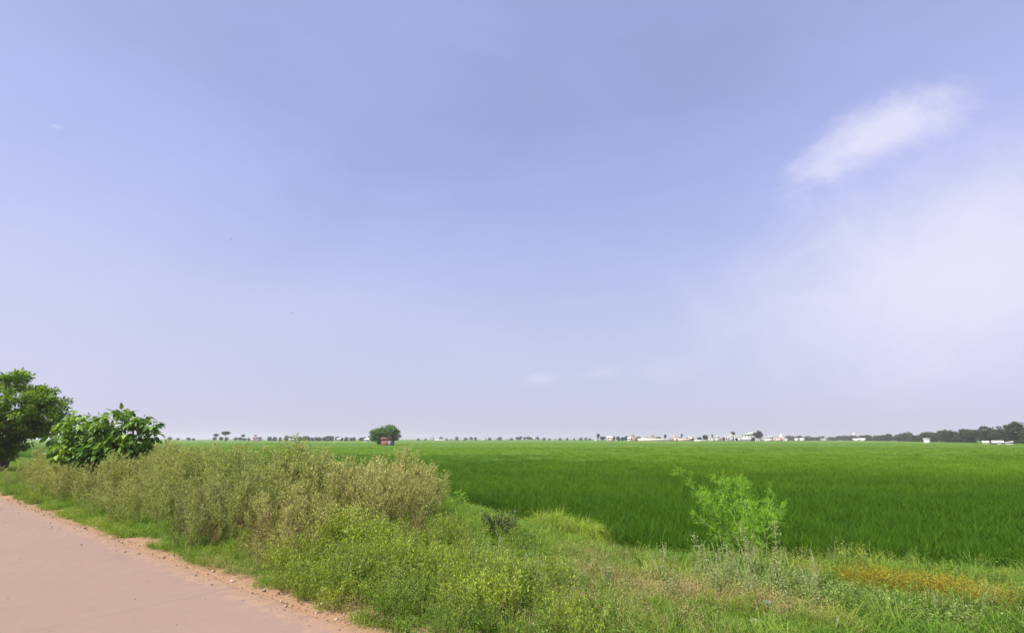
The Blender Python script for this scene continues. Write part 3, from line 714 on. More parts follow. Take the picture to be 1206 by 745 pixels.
# small bright sapling
c = G(542, 602, 0); z = h1(c); root = empty('sapling', (c[0], c[1], z)); st, fo = MB(), MB()
tube(st, [(0, 0, -.05), (.01, 0, .25), (.02, .01, .55)], [.01, .008, .004], 5, .3)
n = 90; C = np.column_stack([RG.normal(0, .09, (n, 2)), RG.uniform(.25, .62, n)])
leaves(fo, C, np.column_stack([C[:, :2]*8, RG.uniform(-.2, .7, n)]), RG.normal(0, .4, (n, 3))+np.array([0, 0, 1]), .085, .05, RG.uniform(0, 1, n), full=True)
st.build('stem', M['stem'], root); fo.build('foliage', M['sap'], root)
tag(root, 'tiny bright green sapling standing alone before the rice', 'sapling')
# tall thin single weeds near the feathery bush
def thin_weed(px, py, h, lx, label):
    c = G(px, py, 0.); z = h1(c); root = empty('seeding_weed', (c[0], c[1], z)); st, fo = MB(), MB()
    kk = np.linspace(0, 1, 7)[:, None]; path = np.array([lx, 0, h])*kk+np.array([lx*.3, 0, 0])*kk**2
    tube(st, path, .006*(1-.6*kk[:, 0]), 4, .9)
    n = 150; t = RG.uniform(.3, 1, n)[:, None]; C = np.array([lx, 0, h])*t+np.array([lx*.3, 0, 0])*t**2+RG.normal(0, .028, (n, 3))
    leaves(fo, C, RG.normal(0, 1, (n, 3)), RG.normal(0, 1, (n, 3)), RG.uniform(.02, .05, n), .018, RG.uniform(.2, 1, n))
    st.build('stem', M['stem'], root); fo.build('seed_spike', M['spike'], root); tag(root, label, 'weed', 'tall seeding weeds near the feathery bush')
thin_weed(922, 722, 1.15, .02, 'tall straight pale weed right of the feathery bush, nearest the frame bottom')
thin_weed(845, 690, .75, -.28, 'pale leaning weed with white tip left of the feathery bush')
thin_weed(872, 680, .55, -.18, 'short pale leaning weed below the feathery bush')
thin_weed(888, 678, .85, -.12, 'pale knobbly weed in front of the middle of the feathery bush')

# ---------------------------------------------------------------- trees
def tree_parts(h, crown_c, crown_r, trunk_h, trunk_r, n_cl, n_lf, L, W, cl_r, full=False, droop=0., lobes=None, limbs=7):
    """returns trunk MB and crown MB. lobes: list of (cx,cy,cz,rx,ry,rz)"""
    tr, cr = MB(), MB()
    lobes = lobes or [(crown_c[0], crown_c[1], crown_c[2], *crown_r)]
    wts = np.array([l[3]*l[4]*l[5] for l in lobes])**.67; wts = wts/wts.sum()
    ks = np.linspace(0, 1, 5)[:, None]; bend = RG.normal(0, .06*trunk_h, 2)
    top = np.array([bend[0], bend[1], trunk_h])
    tube(tr, np.array([0, 0, -.2])+ks*(top+np.array([0, 0, .2])), trunk_r*(1.25-.5*ks[:, 0]), 9)
    for k in range(limbs):
        l = lobes[RG.choice(len(lobes), p=wts)]
        e = np.array(l[:3])+RG.uniform(-.75, .75, 3)*np.array(l[3:]); mid_ = top*.5+e*.5+np.array([0, 0, -.06*h])
        s0 = top*RG.uniform(.55, 1.0)
        tube(tr, np.array([s0, s0*.5+mid_*.5, mid_, e]), np.array([.55, .42, .3, .12])*trunk_r, 6)
    for k in range(n_cl):
        l = np.array(lobes[RG.choice(len(lobes), p=wts)])
        d = unit(RG.normal(0, 1, 3)); rad = RG.uniform(.25, 1.0)**.45
        c = l[:3]+d*l[3:]*rad; rc = cl_r*RG.uniform(.6, 1.3); base_r = RG.uniform(.15, .75)
        n = int(n_lf*RG.uniform(.6, 1.4))
        o = unit(RG.normal(0, 1, (n, 3)))*RG.uniform(.3, 1, n)[:, None]*rc*np.array([1, 1, .6])
        C = c+o
        dr = unit(o)*.6+d*.4+RG.normal(0, .45, (n, 3))+np.array([0, 0, -droop])
        nn = RG.normal(0, .5, (n, 3))+np.array([0, 0, 1])
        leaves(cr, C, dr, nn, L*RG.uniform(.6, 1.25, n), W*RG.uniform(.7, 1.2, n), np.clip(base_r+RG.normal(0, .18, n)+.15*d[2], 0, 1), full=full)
    return tr, cr
def place_tree(name, loc, parts, bark, leafm, label, cat='tree', group=None, rz=0):
    root = empty(name, loc, rz); parts[0].build('trunk', bark, root, smoothed=True); parts[1].build('crown', leafm, root)
    tag(root, label, cat, group); return root
# big tree at the left edge
c = F(8, 34)
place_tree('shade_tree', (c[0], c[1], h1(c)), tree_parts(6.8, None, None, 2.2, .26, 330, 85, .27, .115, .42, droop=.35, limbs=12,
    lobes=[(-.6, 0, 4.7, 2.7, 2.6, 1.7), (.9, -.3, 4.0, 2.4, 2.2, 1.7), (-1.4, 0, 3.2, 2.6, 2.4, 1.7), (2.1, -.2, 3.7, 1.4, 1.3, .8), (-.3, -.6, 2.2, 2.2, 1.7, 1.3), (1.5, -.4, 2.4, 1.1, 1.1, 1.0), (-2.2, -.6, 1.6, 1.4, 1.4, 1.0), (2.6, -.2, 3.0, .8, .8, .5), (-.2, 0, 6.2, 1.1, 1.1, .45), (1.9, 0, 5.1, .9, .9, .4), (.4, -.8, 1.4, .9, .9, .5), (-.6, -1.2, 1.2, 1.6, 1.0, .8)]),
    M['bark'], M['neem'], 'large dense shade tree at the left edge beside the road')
# large-leaved small tree
c = F(127, 21.6)
place_tree('large_leaved_tree', (c[0], c[1], h1(c)), tree_parts(3.7, None, None, 1.0, .06, 290, 9, .28, .15, .24, full=True, droop=.75, limbs=22,
    lobes=[(-.8, 0, 2.4, 1.2, .9, .8), (.3, .1, 2.7, 1.2, .9, .8), (1.0, 0, 2.3, .9, .7, .7), (-.1, -.2, 1.7, 1.7, 1.0, .7), (1.85, -.1, 2.75, .35, .3, .2), (-1.7, 0, 2.4, .7, .6, .8), (.6, -.3, 1.65, 1.3, .8, .55), (-1.0, -.3, 1.75, 1.1, .8, .55)]),
    M['bark'], M['bigleaf'], 'small tree with large drooping glossy leaves standing in the tan weeds')
# lone tree in the field with its brick pump house
c = F(453, 190); lz = FIELD_Z
place_tree('lone_tree', (c[0], c[1], lz), tree_parts(8, None, None, 2.6, .45, 260, 70, .42, .24, .75, droop=.3, limbs=10,
    lobes=[(-2.6, 0, 4.7, 3.0, 3.0, 1.9), (1.6, -.6, 5.5, 3.2, 3.4, 2.2), (4.0, 0, 4.0, 1.6, 2.0, 2.2), (-4.0, .3, 3.3, 1.7, 2., 1.5), (-1.8, .5, 2.6, 2.1, 2., 1.6), (-1.2, -1.2, 3.4, 2.0, 2.0, 1.4)]),
    M['bark'], M['lone'], 'lone round green tree standing in the rice over a brick pump house')

def brick_mat(name, c1, c2, mort):
    m, nt, out = new_mat(name); tc = N(nt, 'ShaderNodeTexCoord'); mp = N(nt, 'ShaderNodeMapping'); mp.inputs['Rotation'].default_value = (pi/2, 0, 0)
    nt.links.new(tc.outputs['Object'], mp.inputs[0])
    b = N(nt, 'ShaderNodeTexBrick', i_Scale=3.0, i_Mortar_Size=.02); nt.links.new(mp.outputs[0], b.inputs['Vector'])
    b.inputs['Color1'].default_value = (*c1, 1); b.inputs['Color2'].default_value = (*c2, 1); b.inputs['Mortar'].default_value = (*mort, 1)
    p = N(nt, 'ShaderNodeBsdfPrincipled', i_Roughness=.9); nt.links.new(b.outputs[0], p.inputs['Base Color']); nt.links.new(p.outputs[0], out.inputs[0]); return m
M['brick'] = brick_mat('red_brick', (.24,.085,.055), (.17,.06,.045), (.2,.13,.1))
M['white'] = plain('whitewash', (.60,.585,.57), .8, .15, .8, .1)
M['cream'] = plain('cream_plaster', (.74,.68,.58), .8, .15, .8, .1)
M['pink'] = plain('pink_plaster', (.70,.48,.42), .8, .18, .8, .1)
M['grey'] = plain('grey_cement', (.42,.41,.40), .85, .2, .8, .1)
M['brown'] = plain('brown_plaster', (.34,.20,.14), .85, .25, .8, .1)
M['darkw'] = plain('dark_opening', (.03,.03,.035), .5, .2, 2, 0)
M['door'] = plain('painted_door', (.16,.20,.24), .6, .2, 2, 0)
M['roofc'] = plain('cement_roof', (.5,.48,.46), .9, .2, .8, .1)
M['tin'] = plain('white_sheet_metal', (.62,.62,.60), .85, .1, 1.5, 0)
M['pole'] = plain('pale_pole', (.7,.7,.68), .6, .1, 2, 0)

def house(name, px, t, w, d, h, wall, label, cat='house', group=None, roof='flat', storeys=1, nwin=2, wing=0, door=True, rz=None, zoff=0, roofm='roofc'):
    c = F(px, t); root = empty(name, (c[0], c[1], FIELD_Z+zoff))
    root.rotation_euler[2] = (-math.atan2(c[0], c[1])+random.uniform(-.2, .2)) if rz is None else rz
    wl = MB(); box(wl, -w/2, -d/2, -.2, w/2, d/2, h)
    if wing: box(wl, -w/2+w*.1, -d/2+.6, h+.22, -w/2+w*(.1+wing), d/2-.4, h+2.6)
    wl.build('wall', M[wall], root)
    rf = MB()
    if roof == 'flat':
        box(rf, -w/2-.25, -d/2-.25, h+.003, w/2+.25, d/2+.25, h+.2)
        for (x0, y0, x1, y1) in ((-w/2-.2, -d/2-.2, w/2+.2, -d/2), (-w/2-.2, d/2, w/2+.2, d/2+.2)): box(rf, x0, y0, h+.202, x1, y1, h+.75)
        if wing: box(rf, -w/2+w*.1-.2, -d/2+.4, h+2.603, -w/2+w*(.1+wing)+.2, d/2-.2, h+2.8)
    elif roof == 'gable':
        r_ = h*.4+.5; V = [(-w/2-.3, -d/2-.3, h), (w/2+.3, -d/2-.3, h), (w/2+.3, d/2+.3, h), (-w/2-.3, d/2+.3, h), (-w/2-.3, 0, h+r_), (w/2+.3, 0, h+r_)]
        rf.add(V, [(0, 1, 5, 4), (2, 3, 4, 5), (0, 3, 2, 1)]); rf.add(V, [(0, 4, 3), (1, 2, 5)])
    elif roof == 'mono':
        V = [(-w/2-.2, -d/2-.3, h+.01), (w/2+.2, -d/2-.3, h+.01), (w/2+.2, d/2+.3, h+.01), (-w/2-.2, d/2+.3, h+.01), (-w/2-.2, -d/2-.3, h+.2), (w/2+.2, -d/2-.3, h+h*.7), (w/2+.2, d/2+.3, h+h*.7), (-w/2-.2, d/2+.3, h+.2)]
        rf.add(V, [(0, 3, 2, 1), (4, 5, 6, 7), (0, 1, 5, 4), (1, 2, 6, 5), (2, 3, 7, 6), (3, 0, 4, 7)])
    elif roof == 'dome':
        box(rf, -w/2-.1, -d/2-.1, h+.003, w/2+.1, d/2+.1, h+.25)
        a = np.linspace(0, pi/2, 6); R = min(w, d)*.45; P_ = np.column_stack([np.zeros(6), np.zeros(6), h+.2+R*1.5*np.sin(a)]); tube(rf, P_, np.maximum(R*np.cos(a), .05), 10)
        tube(rf, [(0, 0, h+R*1.5), (0, 0, h+R*1.5+1.4)], [.12, .03], 5)
    rf.build('roof', M['tin' if roof in ('gable', 'mono') else ('white' if roof == 'dome' else roofm)], root)
    hs = h/storeys; xs = np.linspace(-w/2+w*.16, w/2-w*.16, max(nwin, 1)+(1 if door else 0))
    for s_ in range(storeys):
        for k, x in enumerate(xs):
            if s_ == 0 and door and k == len(xs)//2:
                q = MB(); box(q, x-.5, -d/2-.04, 0, x+.5, -d/2+.05, min(2.1, h*.8)); q.build('door', M['door'], root); continue
            if nwin == 0: continue
            q = MB(); z0 = s_*hs+hs*.38; box(q, x-.55, -d/2-.035, z0, x+.55, -d/2+.05, z0+hs*.36)
            wn = q.build('window', M['darkw'], root)
            q = MB(); box(q, x-.7, -d/2-.3, z0+hs*.36+.003, x+.7, -d/2-.002, z0+hs*.36+.1); q.build('sunshade', M[wall], wn)
    tag(root, label, cat, group); return root
c = F(455.5, 183)
house('pump_house', 457, 188.6, 3.9, 3.0, 2.6, 'brick', 'small red brick pump house under the lone tree in the rice', 'pump house', nwin=0, rz=-.15, roofm='brick')

VH = 'village houses on the horizon'
for a in [
  ('house', 303, 560, 9, 6, 4.2, 'pink', 'pale pink house on the left horizon beside a thin mast', 'flat', 1, 2, .3),
  ('house', 432, 400, 3.2, 3, 1.9, 'white', 'tiny white gabled hut just left of the lone tree', 'gable', 1, 0, 0),
  ('house', 343, 560, 5, 4, 2.0, 'white', 'low white shed under the left part of the far tree row', 'gable', 1, 1, 0),
  ('house', 399, 600, 4, 4, 2.2, 'white', 'small white shed under the right part of the far tree row', 'gable', 1, 1, 0),
  ('house', 509, 800, 6, 5, 4.6, 'white', 'white cube house at the left end of the low white wall, centre horizon', 'flat', 1, 1, 0),
  ('house', 530.5, 700, 4, 4, 2.2, 'white', 'small white hut left of the round far tree, centre horizon', 'flat', 1, 1, 0),
  ('house', 570, 850, 7, 5, 3.4, 'cream', 'cream house on the centre horizon, left of the two grey ones', 'flat', 1, 2, 0),
  ('house', 583, 900, 6, 5, 4.2, 'white', 'narrow white house on the centre horizon right of the cream one', 'flat', 1, 1, 0),
  ('house', 598, 900, 8, 5, 3.0, 'grey', 'low grey house on the centre horizon before a dark tree clump', 'flat', 1, 2, 0),
  ('house', 629.5, 900, 6, 6, 7.0, 'white', 'tall white two storey house poking above the centre tree clump', 'flat', 2, 1, 0),
  ('house', 652, 950, 8, 5, 2.6, 'white', 'faint low white house between centre clump and village', 'flat', 1, 2, 0),
  ('house', 702, 620, 3, 3, 2.2, 'white', 'little white hut left of the tall thin tree at the village end', 'flat', 1, 0, 0),
  ('house', 718.5, 520, 5.4, 4, 3.6, 'pink', 'small salmon pink house between round trees at the village left end', 'gable', 1, 1, 0),
  ('house', 741, 520, 3.2, 3, 2.8, 'white', 'small bright white hut at the left end of the long pink wall', 'gable', 1, 0, 0),
  ('house', 747, 600, 8, 6, 4.6, 'brown', 'brown house behind the left end of the long pink wall', 'flat', 1, 2, .4),
  ('house', 759, 620, 9, 6, 4.6, 'pink', 'pink house behind the long wall, left of the raised roof room', 'flat', 1, 2, 0),
  ('house', 770, 620, 8, 6, 4.6, 'brown', 'brown roofed house behind the long wall with a raised room', 'flat', 1, 2, .5),
  ('house', 797, 610, 9, 6, 4.4, 'pink', 'pale pink house behind the red gate in the long wall', 'flat', 1, 2, .3),
  ('house', 807, 600, 7, 5, 4.0, 'white', 'white house behind the right end of the long pink wall', 'flat', 1, 2, 0),
  ('house', 814, 590, 5, 5, 5.2, 'cream', 'narrow cream house ending the pink wall, left of a dark tree', 'flat', 1, 1, 0),
  ('house', 838, 590, 6, 5, 3.2, 'cream', 'small cream house right of the dark round village tree', 'flat', 1, 1, 0),
  ('house', 844, 600, 5, 5, 4.0, 'white', 'white house with sloping roof left of the long grey building', 'mono', 1, 1, 0),
  ('house', 850, 620, 6, 5, 3.6, 'brown', 'small brown house just left of the long grey building', 'flat', 1, 1, 0),
  ('house', 860, 560, 10, 7, 5.0, 'grey', 'long grey building in the right part of the village', 'flat', 1, 3, 0),
  ('house', 861, 600, 4.5, 5, 7.6, 'white', 'white upper block rising behind the long grey building', 'flat', 2, 1, 0),
  ('house', 869, 520, 6, 5, 4.2, 'white', 'white house with dark doorway right of the grey building', 'flat', 1, 1, 0),
  ('house', 880, 560, 13, 7, 6.2, 'white', 'big white two storey building left of the largest village tree', 'mono', 2, 3, 0),
  ('house', 893, 480, 5, 4, 2.4, 'white', 'small white shed in front of the largest village tree', 'flat', 1, 2, 0),
  ('house', 905, 540, 7, 5, 3.6, 'white', 'white shed with steep slanting roof right of the largest village tree', 'mono', 1, 0, 0),
  ('house', 912, 640, 7, 5, 5.2, 'brown', 'brown house behind the slanting white shed', 'flat', 1, 2, 0),
  ('house', 916, 590, 9, 6, 3.8, 'pink', 'pink house at the right end of the village below the shrine', 'flat', 1, 2, 0),
  ('shrine', 920.5, 660, 5, 5, 5.6, 'pink', 'small pink shrine with pointed dome at the right end of the village', 'dome', 1, 1, 0),
  ('house', 925, 600, 5, 5, 2.8, 'cream', 'cream hut right of the pink shrine', 'flat', 1, 1, 0),
  ('house', 938, 680, 4, 4, 2.2, 'white', 'tiny white hut, first right of the village among hazy trees', 'gable', 1, 0, 0),
  ('house', 944.5, 680, 5, 4, 2.4, 'white', 'tiny white shed, second right of the village among hazy trees', 'gable', 1, 0, 0),
  ('house', 975, 800, 8, 5, 5.6, 'white', 'pale house standing above the hazy trees midway to the right tree line', 'flat', 2, 2, 0),
  ('house', 970, 720, 8, 5, 2.6, 'grey', 'low grey shed below the pale house among hazy trees', 'flat', 1, 1, 0),
  ('temple', 1006.5, 820, 4.6, 4.6, 9.0, 'white', 'white temple tower topped by a dome at the start of the right tree line', 'dome', 2, 1, 0),
  ('house', 1008, 600, 6, 4, 2.0, 'white', 'low white shed left of the pair below the temple tower', 'gable', 1, 1, 0),
  ('house', 1015, 590, 6, 4, 2.2, 'white', 'low white shed right of the pair below the temple tower', 'gable', 1, 1, 0),
  ('house', 1091, 290, 2.8, 3, 2.4, 'white', 'white hut half hidden in the middle of the right tree line', 'flat', 1, 0, 0),
  ('house', 1160, 240, 2.0, 2.4, 1.0, 'white', 'small white shed, leftmost of three under the tallest right trees', 'gable', 1, 0, 0),
  ('house', 1174, 236, 3.6, 2.4, 1.1, 'white', 'long white shed, middle of three under the tallest right trees', 'gable', 1, 1, 0),
  ('house', 1187, 232, 2.6, 2.4, 1.1, 'white', 'white shed, rightmost of three under the tallest right trees', 'mono', 1, 0, 0)]:
    nm, px, t, w, d, h, wall, lab, roof, sto, nw, wing = a
    house(nm, px, t, w, d, h, wall, lab, {'house': 'house', 'shrine': 'shrine', 'temple': 'temple'}[nm], VH if nm == 'house' else None, roof, sto, nw, wing, door=(w > 3.3))

def long_wall(px0, px1, t, h, mat_, label, base=None, cop=True):
    a, b_ = F(px0, t), F(px1, t); L = np.linalg.norm(b_-a); root = empty('boundary_wall', (a[0], a[1], FIELD_Z), math.atan2(b_[1]-a[1], b_[0]-a[0]))
    q = MB(); box(q, 0, -.15, .6 if base else -.1, L, .15, h); q.build('wall_panel', M[mat_], root)
    if base: q = MB(); box(q, 0, -.2, -.1, L, .2, .597); q.build('plinth', M[base], root)
    q = MB(); box(q, -.1, -.22, h+.003, L+.1, .22, h+.15); q.build('coping', M['white'], root)
    for k in range(int(L/6)+1):
        q = MB(); x = min(k*6, L-.3); box(q, x, -.26, 0, x+.35, -.152, h-.01); q.build('pier', M[mat_], root)
    tag(root, label, 'wall')
long_wall(751, 792.5, 520, 3.2, 'cream', 'long cream boundary wall with orange plinth before the village', 'brown')
long_wall(797, 814, 520, 3.0, 'pink', 'pink boundary wall right of the red gate', 'brown')
long_wall(817, 832, 520, 1.9, 'white', 'low white wall below the dark round village tree')
long_wall(512, 533, 820, 2.2, 'white', 'low white wall right of the white cube house, centre horizon')
# gate
c = F(794.8, 520); root = empty('gate', (c[0], c[1], FIELD_Z), -.3)
for s_ in (-1, 1): q = MB(); box(q, s_*1.6-.3, -.3, 0, s_*1.6+.3, .3, 4.6); q.build('gate_post', M['brown'], root)
q = MB(); box(q, -1.28, -.05, .1, 1.28, .05, 3.0); q.build('gate_leaf', M['pink'], root)
q = MB(); box(q, -2.0, -.35, 4.603, 2.0, .35, 5.0); q.build('lintel', M['pink'], root)
tag(root, 'tall reddish gate between the cream and pink boundary walls', 'gate')
# poles in the field and mast
def pole(px, t, h, r, name, label, arm=True):
    c = F(px, t); root = empty(name, (c[0], c[1], FIELD_Z)); q = MB(); tube(q, [(0, 0, -.2), (0, 0, h)], [r, r*.6], 6); q.build('post', M['pole'], root)
    if arm: q = MB(); box(q, -.7, -.06, h-.5, .7, .06, h-.36); q.build('crossarm', M['pole'], root)
    tag(root, label, 'pole')
pole(394, 250, 5.2, .13, 'utility_pole', 'pale utility pole in the field left of the lone tree')
pole(313, 500, 9.0, .16, 'mast', 'thin tall mast beside the pink house on the left horizon')
pole(496, 210, 1.5, .10, 'field_stake', 'short yellowish stake in the rice right of the lone tree', False)
pole(543, 330, 2.0, .12, 'field_stake', 'short pale stake in the rice at the centre horizon', False)

# ---- far trees: six forms, copied
forms = []
for k in range(7):
    h = 8.0
    if k == 5:   # umbrella crown on a bare trunk
        pt = tree_parts(h, None, None, 6.0, .22, 60, 24, .75, .5, .8, lobes=[(0, 0, 6.9, 3.0, 3.0, .9)], limbs=6)
    elif k == 6: # slim
        pt = tree_parts(h, None, None, 4.2, .2, 60, 24, .6, .4, .7, lobes=[(0, 0, 5.8, 1.3, 1.3, 2.2), (.3, 0, 7, 1.7, 1.6, .9)], limbs=5)
    else:
        lb = [(RG.uniform(-.6, .6), 0, RG.uniform(4.4, 5.2), RG.uniform(2.6, 3.4), 2.8, RG.uniform(2.1, 2.7))]
        for q in range(3): lb.append((RG.uniform(-2.6, 2.6), RG.uniform(-1, 1), RG.uniform(2.6, 5.6), RG.uniform(1.3, 2.2), 1.8, RG.uniform(1.2, 1.9)))
        pt = tree_parts(h, None, None, 2.6, .3, 110, 30, .62, .42, .85, lobes=lb, limbs=7)
    forms.append((pt[0].mesh('trunk', M['bark'], True), pt[1].mesh('crown', M['far'])))
for k in range(4):   # full crowns reaching almost to the ground
    lb = [(RG.uniform(-1, 1), 0, RG.uniform(4.6, 5.6), RG.uniform(2.8, 3.8), 2.6, RG.uniform(1.8, 2.6))]
    for q in range(5): lb.append((RG.uniform(-3.6, 3.6), RG.uniform(-1, 1), RG.uniform(1.2, 5.0), RG.uniform(1.2, 2.4), 1.8, RG.uniform(1.0, 2.0)))
    pt = tree_parts(8, None, None, 2.6, .3, 170, 26, .62, .42, .8, lobes=lb, limbs=7)
    forms.append((pt[0].mesh('trunk', M['bark'], True), pt[1].mesh('crown', M['far'])))
def far_tree(px, t, hpx, form, label, group=None, name='far_tree', wide=1., base_drop=0):
    c = F(px, t); root = empty(name, (c[0], c[1], FIELD_Z), RG.uniform(0, 6.28) if form != 6 else 0)
    hm = max((hpx*t/620.)+.0, 1.5)/8.2
    root.scale = (hm*wide, hm*wide, hm)
    for nm, me in zip(('trunk', 'crown'), forms[form]):
        o = bpy.data.objects.new(nm, me); COL.objects.link(o); o.parent = root
    tag(root, label, 'tree', group); return root
gA = 'grey trees on the left horizon'
for px, t, hp, f_, w, lab in [(200, 560, 6, 0, 1., 'small round grey tree on the left horizon, nearest the large leaved tree'),
    (210, 700, 4, 1, 1.2, None), (222, 700, 4.5, 2, 1.4, None), (228, 650, 4, 3, 1.2, None),
    (254, 480, 9.5, 5, .8, 'flat topped tree right of the pale green bush'), (265.5, 480, 12.5, 5, .95, 'tallest umbrella shaped tree on the left horizon'),
    (253, 560, 6, 0, 1., None), (261, 560, 6, 1, 1.1, None), (267, 560, 5.5, 2, .9, None), (286, 520, 8.5, 5, .6, 'small pale umbrella tree on the left horizon beside the pink house'),
    (277, 600, 5, 1, 1.3, None), (283, 600, 5.5, 3, 1.2, None), (288, 600, 4.5, 4, 1.3, None), (293, 600, 4.5, 2, 1., None)]:
    far_tree(px, t, hp, f_, lab or 'small hazy tree in the broken row between the pale bush and the pink house', gA, wide=w)
gB = 'trees in the far row left of the lone tree'
for k, px in enumerate([318, 323, 330, 337, 342, 347, 352, 357, 362, 367, 372, 377, 382, 387, 391, 397, 403, 408, 413, 417, 425, 429]):
    far_tree(px, 600+RG.uniform(-30, 30), RG.uniform(5.2, 7.2) if px < 392 else RG.uniform(4.6, 6.6), 7+k % 4, 'grey green tree in the long even row left of the lone tree', gB, wide=RG.uniform(.95, 1.2))
gC = 'tiny trees along the centre horizon'
for px, hp in [(493, 3), (501, 3), (519, 4.5), (526, 3), (538, 5), (549, 4), (555, 4.5), (560, 4.5), (577, 4), (589, 5), (603, 3.5), (641, 4), (647, 3), (660, 3.5), (668, 3.5), (676, 3), (684, 4), (690, 4), (695, 3.2)]:
    far_tree(px, 850+RG.uniform(-60, 60), hp, int(RG.integers(7, 11)), 'tiny hazy tree on the centre horizon between lone tree and village' if px != 538 else 'rounder darker small tree right of the low white wall, centre horizon', gC, wide=1.2)
for px in [609, 613, 618, 622, 625, 633]:
    far_tree(px, 860, RG.uniform(4.5, 5.8), int(RG.integers(0, 5)), 'dark small tree in the clump around the tall white house', 'centre horizon tree clump')
for px, t, hp, f_, w, lab in [(704.5, 540, 9, 6, 1., 'slim tall tree at the left end of the village'), (710, 540, 7, 0, 1., 'round tree just right of the slim tall village tree'),
    (722, 530, 7.5, 1, 1., 'dark green round tree directly right of the salmon pink house'), (728, 540, 6.5, 2, 1.1, 'middle one of three dark trees right of the salmon pink house'),
    (738, 540, 7.5, 3, .9, 'dark tree behind the small bright white hut'), (733, 560, 6, 4, 1., 'low tree before the dark one behind the white hut'),
    (753, 580, 6, 1, 1., 'low dark tree behind the left end of the cream wall'), (776, 580, 6, 2, 1.3, 'low dark tree behind the middle of the cream wall'),
    (783.5, 580, 8, 6, .9, 'dark tree standing up behind the cream wall, left of the gate'), (803, 620, 8.5, 6, .6, 'small dark treetop above the pink wall'),
    (816, 560, 5, 3, .8, 'dark shrub at the right end of the pink wall'), (824, 540, 6.2, 4, 1.1, 'lower left tree of the dark pair above the low white wall'), (830.5, 535, 9, 0, 1.05, 'big dark round tree above the low white wall'),
    (853, 590, 5, 1, 1., 'dark tree left of the grey building'), (867.5, 500, 5, 2, .9, 'dark shrub before the white house with dark doorway'),
    (864, 640, 11, 5, .5, 'small flat treetop above the white upper block'), (893, 500, 14, 1, 1.0, 'largest dark green village tree beside the slanting shed'), (887.5, 495, 6, 2, 1.0, 'low dark shrub left of the small white shed'),
    (839, 640, 8, 6, .5, 'thin treetop right of the dark round tree')]:
    far_tree(px, t, hp, f_, lab, 'village trees', wide=w)
gD = 'hazy trees between the village and the right tree line'
for px in np.arange(927, 1003, 3.6):
    far_tree(px, 760+RG.uniform(-70, 70), RG.uniform(4.2, 7.), int(RG.integers(7, 11)), 'small hazy tree between the village and the right tree line', gD, wide=RG.uniform(1., 1.4))
# right tree line: comes toward the viewer
gE = 'trees of the long dark tree line at right'
Pa, Pb = np.array([262., 262.]), np.array([560., 880.])
kk = 0
for s_ in np.concatenate([np.linspace(-.12, .30, 36), np.linspace(.31, 1.0, 34)]):
    p_ = Pa+(Pb-Pa)*s_+RG.normal(0, 2.5, 2)
    root = empty('line_tree', (p_[0], p_[1], FIELD_Z), RG.uniform(0, 6.28)); px = 603+603*p_[0]/(p_[1]/1.028)
    hm = (RG.uniform(7.6, 11.0)*(.78+.25*max(0, .7-s_)))/8.2; hm *= 1.15 if px > 1188 and px < 1230 else 1.
    ww = hm*RG.uniform(1.0, 1.5); root.scale = (ww, ww, hm*RG.uniform(.8, 1.15))
    for nm, me in zip(('trunk', 'crown'), forms[7+kk % 4] if kk % 5 else forms[kk % 3]):
        o = bpy.data.objects.new(nm, me); COL.objects.link(o); o.parent = root
    sec = 'tallest, nearest trees at the right edge of the photo' if px > 1180 else ('large dark trees above the white sheds' if px > 1135 else ('rounded dark trees in the middle' if px > 1060 else 'low hazy trees at the far left end'))
    tag(root, 'right line tree, one of the '+sec, 'tree', gE); kk += 1

# ---------------------------------------------------------------- small things
def stone(px, py, r, mat_, name, label, cat, flat=.6, z0=0):
    c = G(px, py, z0); q = MB(); n = 9; rows = []
    for i in range(6):
        th = pi*i/5
        for j in range(n):
            a = 2*pi*j/n; rr = r*(1+.3*(RG.uniform()-.5)); rows.append((rr*sin(th)*cos(a)*1.3, rr*sin(th)*sin(a), rr*cos(th)*flat))
    i = (np.arange(5)[:, None]*n+np.arange(n)[None]).ravel(); j = (np.arange(5)[:, None]*n+(np.arange(n)[None]+1) % n).ravel()
    q.add(rows, np.stack([i, i+n, j+n, j], 1)); o = q.build(name, mat_, loc=(c[0], c[1], h1(c)+r*flat*.55+(.02 if uv(c)[1] < 0 else 0)), rz=RG.uniform(0, 3))
    tag(o, label, cat); return o
M['stone'] = plain('pale_stone', (.62,.52,.42), .9, .25, 20, .4)
M['wht'] = plain('white_plastic', (.5,.5,.47), .5, .15, 12, .3)
M['teal'] = plain('teal_plastic', (.18,.42,.36), .5, .25, 12, .3)
stone(381, 711, .055, M['stone'], 'stone', 'pale stone on the sandy road edge beside the light green bush', 'stone')
stone(372, 722, .018, M['stone'], 'pebble', 'small dark pebble on the concrete just off the road edge', 'pebble')
stone(763, 690, .05, M['wht'], 'stone', 'whitish stone lying in the dry pinkish grass', 'stone', z0=.05)
stone(892, 741, .09, M['stone'], 'stone', 'flat pale stone at the very bottom edge right of centre', 'stone', .35)
def litter(px, py, w, mat_, label):
    c = G(px, py, .05); q = MB(); n = 8; V = []
    for i in range(n):
        for j in range(n):
            V.append(((i/(n-1)-.5)*w*1.4+RG.normal(0, w*.04), (j/(n-1)-.5)*w*.8+RG.normal(0, w*.04), abs(RG.normal(.03, w*.12))))
    i = (np.arange(n-1)[:, None]*n+np.arange(n-1)[None]).ravel(); q.add(V, np.stack([i, i+n, i+n+1, i+1], 1))
    tag(q.build('plastic_scrap', mat_, loc=(c[0], c[1], h1(c)+.07), rz=RG.uniform(0, 3), smoothed=True), label, 'litter')
litter(905, 722, .14, M['teal'], 'crumpled teal plastic scrap in the yellow green grass')
litter(985, 742, .13, M['wht'], 'crumpled white plastic sheet at the bottom edge near bare soil')
